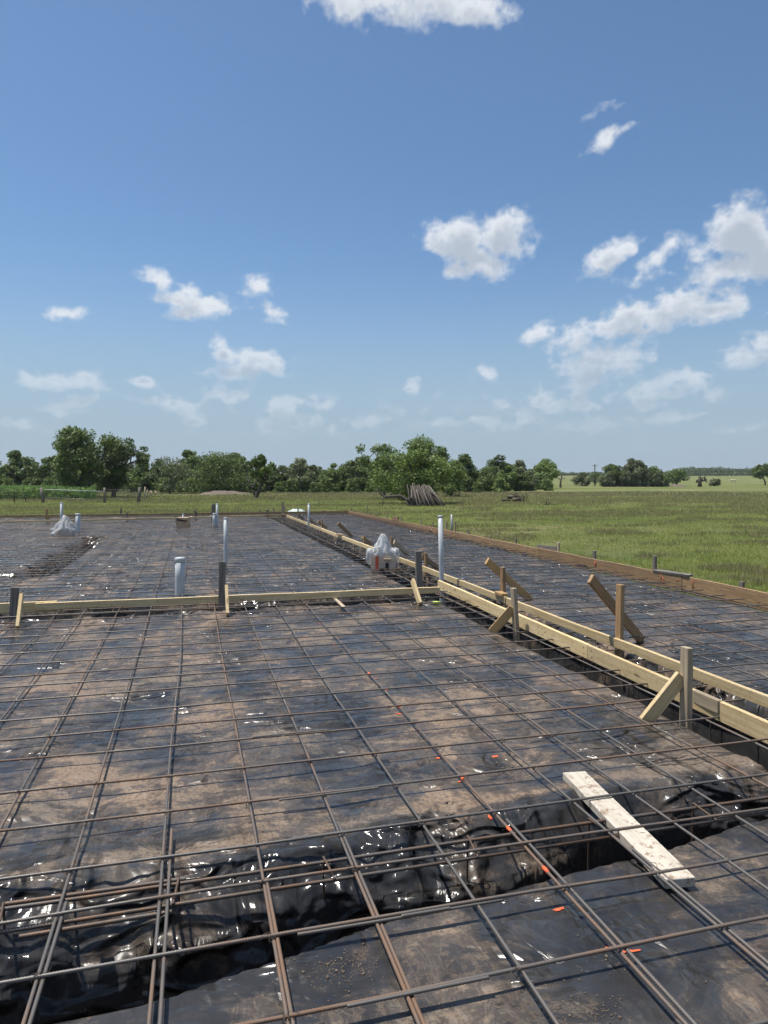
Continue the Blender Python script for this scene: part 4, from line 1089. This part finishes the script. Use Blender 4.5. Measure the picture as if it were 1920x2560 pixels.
t = make_tree('leafy_tree', sz(150, 60), sz(140, 60), M_LEAF_M, M_BARK, 18, 'airy tree reaching out at the left behind the stacked poles', None, 5200, .11, .14, .35, (-.05, 0), 24, 2, .3, gap=.4)
place_tree(t, 965, 1250, 62)
t = make_tree('leafy_tree', sz(92, 70), sz(110, 70), M_LEAF_L, M_BARK, 19, 'rounded bright green tree at the right end of the stacked poles', None, 4500, .12, .14, .25, (0, 0), 24, 2, .1, gap=.15)
place_tree(t, 1128, 1240, 72)
# dense hedge of trees: four seeds, copied along the line
protos = []
for i, (lf, hh, ww) in enumerate([(M_LEAF_D, 5.2, 5.4), (M_LEAF_D, 4.8, 6.2), (M_LEAF_M, 4.9, 5.6), (M_LEAF_G, 4.6, 5.0), (M_LEAF_D, 5.6, 4.6)]):
    protos.append(make_tree('hedgerow_tree', hh, ww, lf, M_BARK, 40 + i, 'dark leafy tree merging into the dense treeline behind the pasture', 'trees of the dense treeline', 5600, .17, .13, .25, (0, 0), 34, 2, .0, multi=3, bare=1, gap=.42, crsz=.22))
line = []
x = -60
while x < 1330:
    line.append((x, 104 + rnd.uniform(-4, 4))); x += rnd.uniform(20, 29)
x = -40
while x < 1330: line.append((x, 122 + rnd.uniform(-6, 6))); x += rnd.uniform(30, 42)
used = set()
for i, (px, d) in enumerate(line):
    k = (i * 7 + int(px)) % 5; pr = protos[k]; s = rnd.uniform(.70, 1.2) * (1.0 if px < 1180 else .85)
    if 640 < px < 700: s *= .9
    if d > 115: s *= 1.05
    p = GD(px, d)
    if k not in used:
        used.add(k); pr.location = p; pr.scale = (s, s, s); pr.rotation_euler = (0, 0, rnd.random() * 6)
    else: copy_tree(pr, p, None, (s * rnd.uniform(.9, 1.15), s, s * rnd.uniform(.85, 1.1)), rnd.random() * 6.28)
for k in range(5):
    if k not in used: protos[k].location = GD(700 + k * 40, 125)
# brush along the foot of the treeline
bush0 = make_tree('brush', 1.9, 3.4, M_LEAF_M, M_BARK, 60, 'low green brush at the foot of the treeline', 'brush along the treeline', 2400, .14, .05, .2, (0, 0), 22, 1, .05, cat='bush', multi=3, gap=.1)
bush0.location = GD(20, 97)
for i in range(34):
    px = 55 + i * 36 + rnd.uniform(-14, 14); s = rnd.uniform(.6, 1.15)
    copy_tree(bush0, GD(px, 96 + rnd.uniform(-2, 3)), None, (s * 1.1, s, s), rnd.random() * 6.28)
for i in range(16):
    px = 1196 + i * 11.5 + rnd.uniform(-5, 5); s = rnd.uniform(.8, 1.35)
    copy_tree(bush0, GD(px, 112 + rnd.uniform(-6, 6)), None, (s * 1.1, s, s * 1.1), rnd.random() * 6.28)
brush2 = make_tree('brush', 3.0, 5.2, M_LEAF_G, M_BARK, 61, 'low grey green brush at the foot of the middle clump of field trees', 'brush in the right field', 2600, .22, .05, .2, (0, 0), 26, 1, .0, cat='bush', multi=2, gap=.15)
brush2.location = GD(1515, 148)
for px in (1538, 1560, 1578, 1600, 1615, 1640, 1652, 1530, 1592):
    s = rnd.uniform(.7, 1.3); copy_tree(brush2, GD(px, 150 + rnd.uniform(-4, 4)), None, (s, s, s * 1.15), rnd.random() * 6.28)
# trees of the right half
RT = [(1215, 62, 66, M_LEAF_D, 110, 'dark green tree at the right end of the dense treeline', 3200, 0, .02),
      (1250, 88, 70, M_LEAF_D, 118, 'taller dark tree peeking above the right end of the treeline', 3000, 0, .05),
      (1300, 66, 62, M_LEAF_D, 122, 'dark bush-like tree standing left of the pale yellow green one', 3600, 0, .02),
      (1362, 72, 68, M_LEAF_L, 130, 'pale yellow green tree at the far right end of the treeline', 3400, 1, .04),
      (1526, 58, 48, M_LEAF_L, 150, 'bright green tree on the left of the middle clump in the right field', 2600, 0, .0),
      (1584, 72, 66, M_LEAF_G, 150, 'tall greyish tree with pale bare trunks in the right field', 3600, 3, .10),
      (1632, 50, 52, M_LEAF_M, 152, 'rounded green tree on the right of the middle clump in the right field', 2600, 0, .0),
      (1692, 40, 52, M_LEAF_D, 185, 'low spreading green tree next to the pale soil patch', 1800, 0, .3),
      (1912, 56, 50, M_LEAF_D, 190, 'dark tree cut off by the right edge of the photo', 2600, 0, .35),
      (1456, 32, 50, M_LEAF_G, 160, 'low thin brush with bare twigs left of the middle clump', 900, 5, .1),
      (1785, 18, 32, M_LEAF_G, 165, 'small rounded grey green bush left of the horse', 900, 0, .05),
      (1680, 34, 40, M_LEAF_D, 240, 'small far dark tree behind the pale soil patch', 1200, 0, .1),
      (1490, 26, 40, M_LEAF_D, 260, 'small far dark tree behind the thin brush', 1200, 0, .1),
      (1555, 30, 40, M_LEAF_D, 270, 'small far dark tree behind the middle clump', 1200, 0, .1)]
for i, (px, hp, wp, lf, d, lab, n, bare, lo) in enumerate(RT):
    t = make_tree('field_tree', sz(hp, d), sz(wp * 1.42, d), lf, M_BARKPALE if bare == 3 else M_BARK, 80 + i , lab, None, int(n * 1.6), .10 + .0009 * d, .12 + .0006 * d, .3, (0, 0), 22, 2, lo, bare=bare, gap=.25, cat='bush' if hp < 33 and d < 200 else 'tree', multi=3 if bare == 3 else 1)
    place_tree(t, px, 0, d)
# dead trees
def dead(px, d, hp, seed, label, lean=(0, 0), depth=3, mat=M_BARK, r=.12, sprd=.7):
    rs = np.random.default_rng(seed); out = []; h = sz(hp, d)
    limb(rs, (0, 0, -.1), (lean[0], lean[1], 1), h * .42, r, depth, out, [], sprd)
    base = GD(px, d); V, Fq = merge([tube(p, q_, 6) for p, q_ in out]); zmax = V[:, 2].max(); V = V * (h / zmax)
    o = link_mesh('dead_tree', quads_mesh('dead_tree', V, Fq), mat, None, base); props(o, label, 'dead tree'); return o
dead(1401, 140, 40, 5, 'bare dead tree standing right of the yellow green tree', r=.2)
dead(1675 + 74, 150, 30, 8, 'low spreading bare dead tree behind the pasture rise', r=.3, sprd=1.3)
dead(778, 98, 18, 9, 'small bare stub of a tree in front of the dark treeline', r=.2, depth=1)
dead(640, 70, 62, 19, 'dead bare limb forking beside the sparse leaning tree', lean=(-.2, 0), r=.12)
# far wood on the right horizon
def far_wood():
    rs = np.random.default_rng(5); cl = []
    for px in np.arange(1380, 2000, 4.0):
        d = 620 + rs.uniform(-20, 20); hh = sz((9 if px < 1690 else (17 if px < 1700 or px > 1800 else 20)) * rs.uniform(.8, 1.1), d)
        p = GD(px, d); cl.append((p.x, p.y, p.z + hh * .45, hh * .45, 4, hh * .55))
    for px in np.arange(1660, 2000, 5.0):
        d = 560; p = GD(px, d); cl.append((p.x, p.y, p.z + .9, 2.4, 3, 1.6))
    V, Fq = leaf_cloud(rs, cl, 24000, .75); base = GD(1700, 620); V = V - np.array(base)
    o = link_mesh('far_wood', np_mesh('far_wood', V, Fq, False), M_LEAF_D, None, base); props(o, 'far-off dark wood along the horizon at right', 'wood', None, 'stuff')
far_wood()

# grass
def grass(name, n, dmin, dmax, mat, hgt, label, seed, region=None, pxr=(-60, 1980), pw=1.0):
    rs = np.random.default_rng(seed)
    u = rs.uniform(0, 1, n); d = dmin * (dmax / dmin) ** (u ** pw)
    px = rs.uniform(pxr[0], pxr[1], n)
    r = np.stack([(px - CX) / F, -np.full(n, (HOR - CY)) / F, -np.ones(n)], -1) @ np.array(CM).T
    p = r * d[:, None]; x = p[:, 0]; y = p[:, 1]
    ok = ~((x < XR0 + .25) & (x > SX0) & (y < SYF + .12) & (y > SY0)) & (x > -60)
    cx_ = np.maximum(XR0, XR1); ok &= ~((x < cor.x + (cor.y - y) * (XR0 - XR1) / (cor.y - nearR.y) + .06) & (y < SYF + .06))
    if region is not None: ok &= region(x, y, rs)
    if region is None: ok &= fbm(x / 1.1, y / 1.1, 19, 3) + .25 * rs.uniform(size=n) > .42
    x = x[ok]; y = y[ok]; d = d[ok]; m = len(x)
    z = ground_h(x, y)
    a = rs.uniform(0, 6.283, m); h = hgt * rs.uniform(.5, 1.4, m) * (.7 + .9 * fbm(x / 1.6, y / 1.6, 12, 3)) * (1 + d / 120); w = .0040 * (d / 9) ** .9 * rs.uniform(.7, 1.3, m) + .002
    lx = np.cos(a) * h * rs.uniform(.1, .9, m); ly = np.sin(a) * h * rs.uniform(.1, .9, m)
    b = rs.uniform(0, 6.283, m); bx = np.cos(b) * w; by = np.sin(b) * w
    V = np.stack([np.stack([x - bx, y - by, z - .02], -1), np.stack([x + bx, y + by, z - .02], -1), np.stack([x + lx, y + ly, z + h], -1)], 1).reshape(-1, 3)
    o = link_mesh(name, np_mesh(name, V, np.arange(3 * m).reshape(-1, 3), False), mat)
    props(o, label, 'grass', None, 'stuff')
grass('grass', 420000, 8.5, 75, M_GRASS, .044, 'short green pasture grass around the building pad', 1)
def dry(x, y, rs):
    dd = np.hypot(x, y); f = fbm(x / 9 + 3, y / 4, 14, 3)
    return ((f > .49) & (dd > 34)) | ((fbm(x / 22, y / 7, 24, 3) > .46) & (dd > 58)) | ((fbm(x / 2.0, y / 1.2, 15, 3) > .62) & (dd > 12))
grass('dry_grass', 300000, 12, 95, M_DRY, .075, 'pale dry grass patches in the pasture', 2, dry)
def corn():
    rs = np.random.default_rng(3); parts = []; n = 30000
    px = rs.uniform(-80, 232, n); d = rs.uniform(62, 84, n); row = .9; d = np.round(d / row) * row + rs.normal(size=n) * .08
    r = np.stack([(px - CX) / F, -np.full(n, (HOR - CY)) / F, -np.ones(n)], -1) @ np.array(CM).T; p = r * d[:, None]
    x = p[:, 0]; y = p[:, 1]; z = ground_h(x, y); hh = rs.uniform(.1, .98, n)
    a = rs.uniform(0, 6.283, n); l = rs.uniform(.22, .45, n); dx = np.cos(a) * l; dy = np.sin(a) * l; w = .05
    v0 = np.stack([x - .5 * w, y, z + hh - .1], -1); v1 = np.stack([x + .5 * w, y, z + hh - .1], -1); v2 = np.stack([x + dx * .6 + w * .6, y + dy * .6, z + hh + .18], -1); v3 = np.stack([x + dx, y + dy, z + hh + .02], -1)
    V = np.stack([v0, v1, v2, v3], 1).reshape(-1, 3); o = link_mesh('corn', np_mesh('corn', V, np.arange(4 * n).reshape(-1, 4), False), M_CORN)
    props(o, 'rows of young green corn behind the wire fence at far left', 'corn', None, 'stuff')
corn()

# ------------------------------------------------------------------ things in the pasture
# fence and gate at left
fence = empty('wire_fence', G(260, 1256), 'old wire fence with crooked wooden posts in front of the corn', 'fence')
DF = 54.
fp = [(-40, 1225, -40, .05), (34, 1226, 35, .045), (58, 1236, 66, .04), (102, 1219, 108, .13), (261, 1219, 261, .10), (350, 1218, 344, .14)]
def fz(px, d=DF): return GD(px, d)
for xt, yt, xb, r in fp:
    b = fz(xb); top = PD(xt, yt, dep(b)); tube_obj('fence_post', [([b - Vector((0, 0, .2)), (b + top) / 2 + Vector((.03, 0, 0)), top], [r, r * .9, r * .8])], M_BARK if r < .1 else M_GREY, fence, n=7)
ws = []
for zz in (.25, .45, .65, .85, 1.05):
    for (xa, xb) in ((-40, 108), (261, 346)):
        ws.append(([fz(xa) + Vector((0, 0, zz)), fz((xa + xb) / 2) + Vector((0, 0, zz - .03)), fz(xb) + Vector((0, 0, zz))], .009))
for px in np.arange(264, 345, 4.2): ws.append(([fz(px) + Vector((0, 0, .1)), fz(px) + Vector((0, 0, 1.06))], .006))
tube_obj('wire_mesh', ws, M_WIRE, fence, n=4)
gate = empty('field_gate', fz(185), 'pale tubular field gate sagging between two fence posts', 'gate')
g0, g1 = fz(112), fz(258)
tube_obj('gate_rail', [([g0 + Vector((0, 0, 1.02)), g1 + Vector((0, 0, .88))], .026)], M_PVC, gate, n=8)
tube_obj('gate_rail', [([g0 + Vector((0, 0, .42)), g1 + Vector((0, 0, .22))], .02)], M_GATE, gate, n=8)
ws = [([g0 + Vector((0, 0, 1.0 - k * .15)), g1 + Vector((0, 0, .86 - k * .15))], .006) for k in range(1, 6)]
for t_ in np.linspace(0, 1, 22): q_ = g0.lerp(g1, t_); ws.append(([q_ + Vector((0, 0, .2)), q_ + Vector((0, 0, .95))], .005))
tube_obj('gate_mesh', ws, M_WIRE, gate, n=4)
fence2 = empty('post_fence', G(370, 1252), 'line of leaning wooden fence posts going back from the end of the wire fence', 'fence')
for i, (xb, xt, yb, yt, d) in enumerate([(359, 363, 1249, 1217, 58), (367, 368, 1247, 1224, 62), (372, 376, 1245, 1226, 66), (380, 379, 1243, 1227, 70), (386, 388, 1241, 1226, 76), (391, 390, 1240, 1227, 82), (396, 397, 1239, 1228, 88)]):
    b = GD(xb, d); top = PD(xt, yt, dep(b)); tube_obj('fence_post', [([b - Vector((0, 0, .2)), top], [.07, .055])], M_DRIFT, fence2, n=6)
# soil mound
def mound(px, d, wpx, hpx, label, seed, mat=M_SOIL):
    c = GD(px, d); return heap('soil_mound', Vector((c.x, c.y, c.z)), sz(wpx, d) / 2, 3.0, sz(hpx, d), mat, label, 'soil mound', seed, n=60)
mound(563, 84, 130, 11, 'grey brown soil mound with crusted top under the broad rounded tree', 3)
mound(1690, 150, 34, 7, 'small pale soil patch in the right field', 6)
# pole stack (lean-to) and its fallen limb
D_L = 48.
lean = empty('pole_stack', GD(1040, D_L), 'weathered poles stacked leaning together like a tent under the big bushy tree', 'pole stack')
rs = np.random.default_rng(8)
for i in range(40):
    u = i / 39
    xb = 1030 + 84 * u + rs.normal() * 1.5; xt = 1022 + 52 * u ** .8 + rs.normal() * 3; yb = 1261 + 2 * math.sin(u * 3) - 3 * abs(u - .6); yt = 1214 + rs.normal() * 2.5 + 8 * max(0, u - .6)
    b = GD(xb, D_L - .8 + rs.normal() * .25); top = PD(xt, yt, D_L + .5 + rs.normal() * .2)
    tube_obj('pole', [([b - Vector((0, 0, .05)), (b + top) / 2 + Vector((rs.normal() * .03, 0, 0)), top], [.045, .042, .028])], M_GREY if i % 5 == 1 else M_BARK, lean, n=6)
for i in range(9):
    b = GD(1018 + 3.2 * i, D_L + .3); top = PD(1036 + i * 1.5, 1216, D_L + .6)
    tube_obj('pole', [([b - Vector((0, 0, .05)), top], [.05, .04])], M_BARK, lean, n=6)
bp = [GD(1028, D_L) + Vector((0, 0, .55)), PD(1020, 1252, D_L), PD(1009, 1246, D_L), PD(1000, 1240, D_L), PD(985, 1241, D_L - .1), PD(965, 1242, D_L - .1), PD(955, 1238, D_L), PD(948, 1227, D_L), PD(938, 1224, D_L)]
o = tube_obj('fallen_limb', [(bp, [.16, .15, .13, .11, .09, .07, .06, .04, .02]), ([PD(1010, 1246, D_L), PD(1018, 1258, D_L - .2), GD(1022, D_L - .4)], [.08, .05, .04]), ([bp[5], PD(958, 1244, D_L - .2), GD(956, D_L - .2)], [.05, .03, .02]), ([bp[7], PD(949, 1221, D_L)], [.03, .012])], M_BARK, None, n=8)
props(o, 'dark crooked fallen limb reaching left from the stacked poles', 'tree limb')
# wood pile
pile = empty('wood_pile', GD(1285, 56), 'pile of old brown branches and logs in the open pasture', 'wood pile')
for i in range(26):
    u = rs.uniform(-1, 1); zz = rs.uniform(.05, .55) * (1 - .5 * abs(u)); c = GD(1284 + u * 24, 56 + rs.normal() * .3); a = rs.normal() * .35; l = rs.uniform(.35, .8)
    dv = Vector((math.cos(a - R(YAW)), math.sin(a - R(YAW)), rs.normal() * .15)) * l * .5
    tube_obj('log', [([c - dv + Vector((0, 0, zz)), c + Vector((0, 0, zz + .02)), c + dv + Vector((0, 0, zz))], [.05, .06, .04])], M_DRIFT if i % 3 == 0 else M_BARK, pile, n=6)
for i in range(9):
    c = GD(1290 + i * 3.2, 56); tube_obj('branch', [([c, c + Vector((rs.normal() * .08, 0, .45)), c + Vector((rs.normal() * .15, 0, rs.uniform(.55, .8)))], [.035, .03, .01])], M_BARK, pile, n=5)
o = tube_obj('fallen_branch', [([GD(1358, 47) + Vector((0, 0, .08)), GD(1375, 47) + Vector((0, 0, .16)), GD(1398, 47) + Vector((0, 0, .12))], [.03, .03, .012]), ([GD(1366, 47) + Vector((0, 0, .1)), GD(1367, 47) + Vector((0, 0, .42))], [.05, .02]), ([GD(1371, 47) + Vector((0, 0, .1)), GD(1374, 47) + Vector((0, 0, .3))], [.03, .01])], M_BARK, None, n=6)
props(o, 'small dark fallen branch alone in the middle of the pasture', 'branch')
for i, (px, yt) in enumerate([(1136, 1227), (1140, 1226)]):
    b = GD(px, 72); o = tube_obj('stub_post', [([b - Vector((0, 0, .1)), PD(px, yt, dep(b))], [.04, .035])], M_BARK, None, n=6)
    props(o, ['left one of two thin stub posts beside a tiny dark shrub', 'right one of two thin stub posts beside a tiny dark shrub'][i], 'post', 'stub posts in the pasture')
t = make_tree('shrub', .5, .5, M_LEAF_D, M_BARK, 99, 'tiny dark shrub beside two stub posts in the pasture', None, 300, .07, .03, .2, (0, 0), 6, 1, .1, cat='shrub'); place_tree(t, 1147, 0, 72)
b = GD(1487, 170); root = empty('utility_pole', b, 'thin dark utility pole sticking up behind the middle clump', 'utility pole')
top = PD(1487, 1160, dep(b)); tube_obj('pole_shaft', [([b, top], [.16, .11])], M_BARK, root); board('crossarm', top + Vector((-.6, 0, -.4)), top + Vector((.6, 0, -.4)), .12, .12, M_BARK, root)
# stones by the right form board
for i, (px, out_, s) in enumerate([(1712, .45, .09), (1742, .4, .08)]):
    p, t_ = on_right(px, 1300, out_); bm = bmesh.new(); bmesh.ops.create_icosphere(bm, subdivisions=3, radius=1)
    for v in bm.verts:
        k = 1 + .25 * (float(vn(v.co.x * 2 + i * 5, v.co.y * 2 + v.co.z * 1.3, 4)) - .5) * 2; v.co = Vector((v.co.x * s * 1.3, v.co.y * s, v.co.z * s * .8)) * k
    me = bpy.data.meshes.new('stone'); bm.to_mesh(me); bm.free(); o = link_mesh('stone', me, M_STONE, None, (p.x, p.y, GZ + s * .5))
    props(o, ['pale tan stone in the grass right behind the flat grey board', 'brown clod beside the pale stone behind the right form board'][i], 'stone')

# grazing horse, side-on, head down to the left
def horse(px, d):
    c = GD(px, d); me = bpy.data.meshes.new('horse'); bm = bmesh.new(); sk = bm.verts.layers.skin.verify()
    def v(x, y, z, r):
        w = bm.verts.new((x, y, z)); w[sk].radius = (r, r); return w
    def chain(vs):
        for a, b in zip(vs, vs[1:]): bm.edges.new((a, b))
    hip = v(.62, 0, 1.18, .30); mid = v(.05, 0, 1.14, .33); sh = v(-.52, 0, 1.17, .29); hip[sk].use_root = True
    chain([hip, mid, sh]); n1 = v(-.82, 0, 1.08, .18); n2 = v(-1.12, 0, .74, .13); hd = v(-1.28, 0, .45, .12); mz = v(-1.30, 0, .12, .07); chain([sh, n1, n2, hd, mz])
    t1 = v(.95, 0, 1.12, .06); t2 = v(1.02, 0, .65, .05); t3 = v(1.0, 0, .42, .02); chain([hip, t1, t2, t3])
    for s in (-1, 1):
        a = v(.68, s * .17, .86, .17); b = v(.60, s * .18, .70, .10); k = v(.76, s * .18, .50, .06); f = v(.70, s * .18, .12, .042); h = v(.67, s * .18, .02, .06); chain([hip, a, b, k, f, h])
        a = v(-.52, s * .15, .85, .13); k = v(-.52 - .06 * s, s * .16, .48, .06); f = v(-.53 - .08 * s, s * .16, .12, .04); h = v(-.55 - .08 * s, s * .16, .02, .055); chain([sh, a, k, f, h])
    for s in (-1, 1): e = v(-1.20, s * .07, .64, .028); bm.edges.new((n2, e)); e2 = v(-1.16, s * .10, .74, .01); bm.edges.new((e, e2))
    bm.to_mesh(me); bm.free(); o = link_mesh('horse', me, M_HORSE, None, c); o.rotation_euler = (0, 0, R(-YAW - 10))
    m = o.modifiers.new('skin', 'SKIN'); s_ = o.modifiers.new('sub', 'SUBSURF'); s_.levels = 1; s_.render_levels = 1
    props(o, 'cream coloured horse grazing far away in the right field', 'horse')
horse(1832, 260)
print('objects', len(bpy.data.objects))

for o in bpy.data.objects:
    if o.get('label') and len(o['label'].replace('-', ' ').split()) > 15: print('LONG', o.name, o['label'])

# ------------------------------------------------------------------ haze: thin even air over the whole scene
def haze():
    me = bpy.data.meshes.new('haze'); bm = bmesh.new(); bmesh.ops.create_cube(bm, size=1)
    for v in bm.verts: v.co = Vector((v.co.x * 7600 + 500, v.co.y * 5600 + 1950, 10.5 + v.co.z * 27))
    bm.to_mesh(me); bm.free(); m = bpy.data.materials.new('haze'); m.use_nodes = True; nt = m.node_tree; nt.nodes.clear()
    vo = nt.nodes.new('ShaderNodeVolumePrincipled'); vo.inputs['Color'].default_value = (.86, .91, 1.0, 1); vo.inputs['Density'].default_value = HAZE_DENS
    vo.inputs['Anisotropy'].default_value = .3
    out = nt.nodes.new('ShaderNodeOutputMaterial'); nt.links.new(vo.outputs[0], out.inputs['Volume'])
    props(link_mesh('haze', me, m), None, None, None, 'stuff')
HAZE_DENS = .00018
haze()
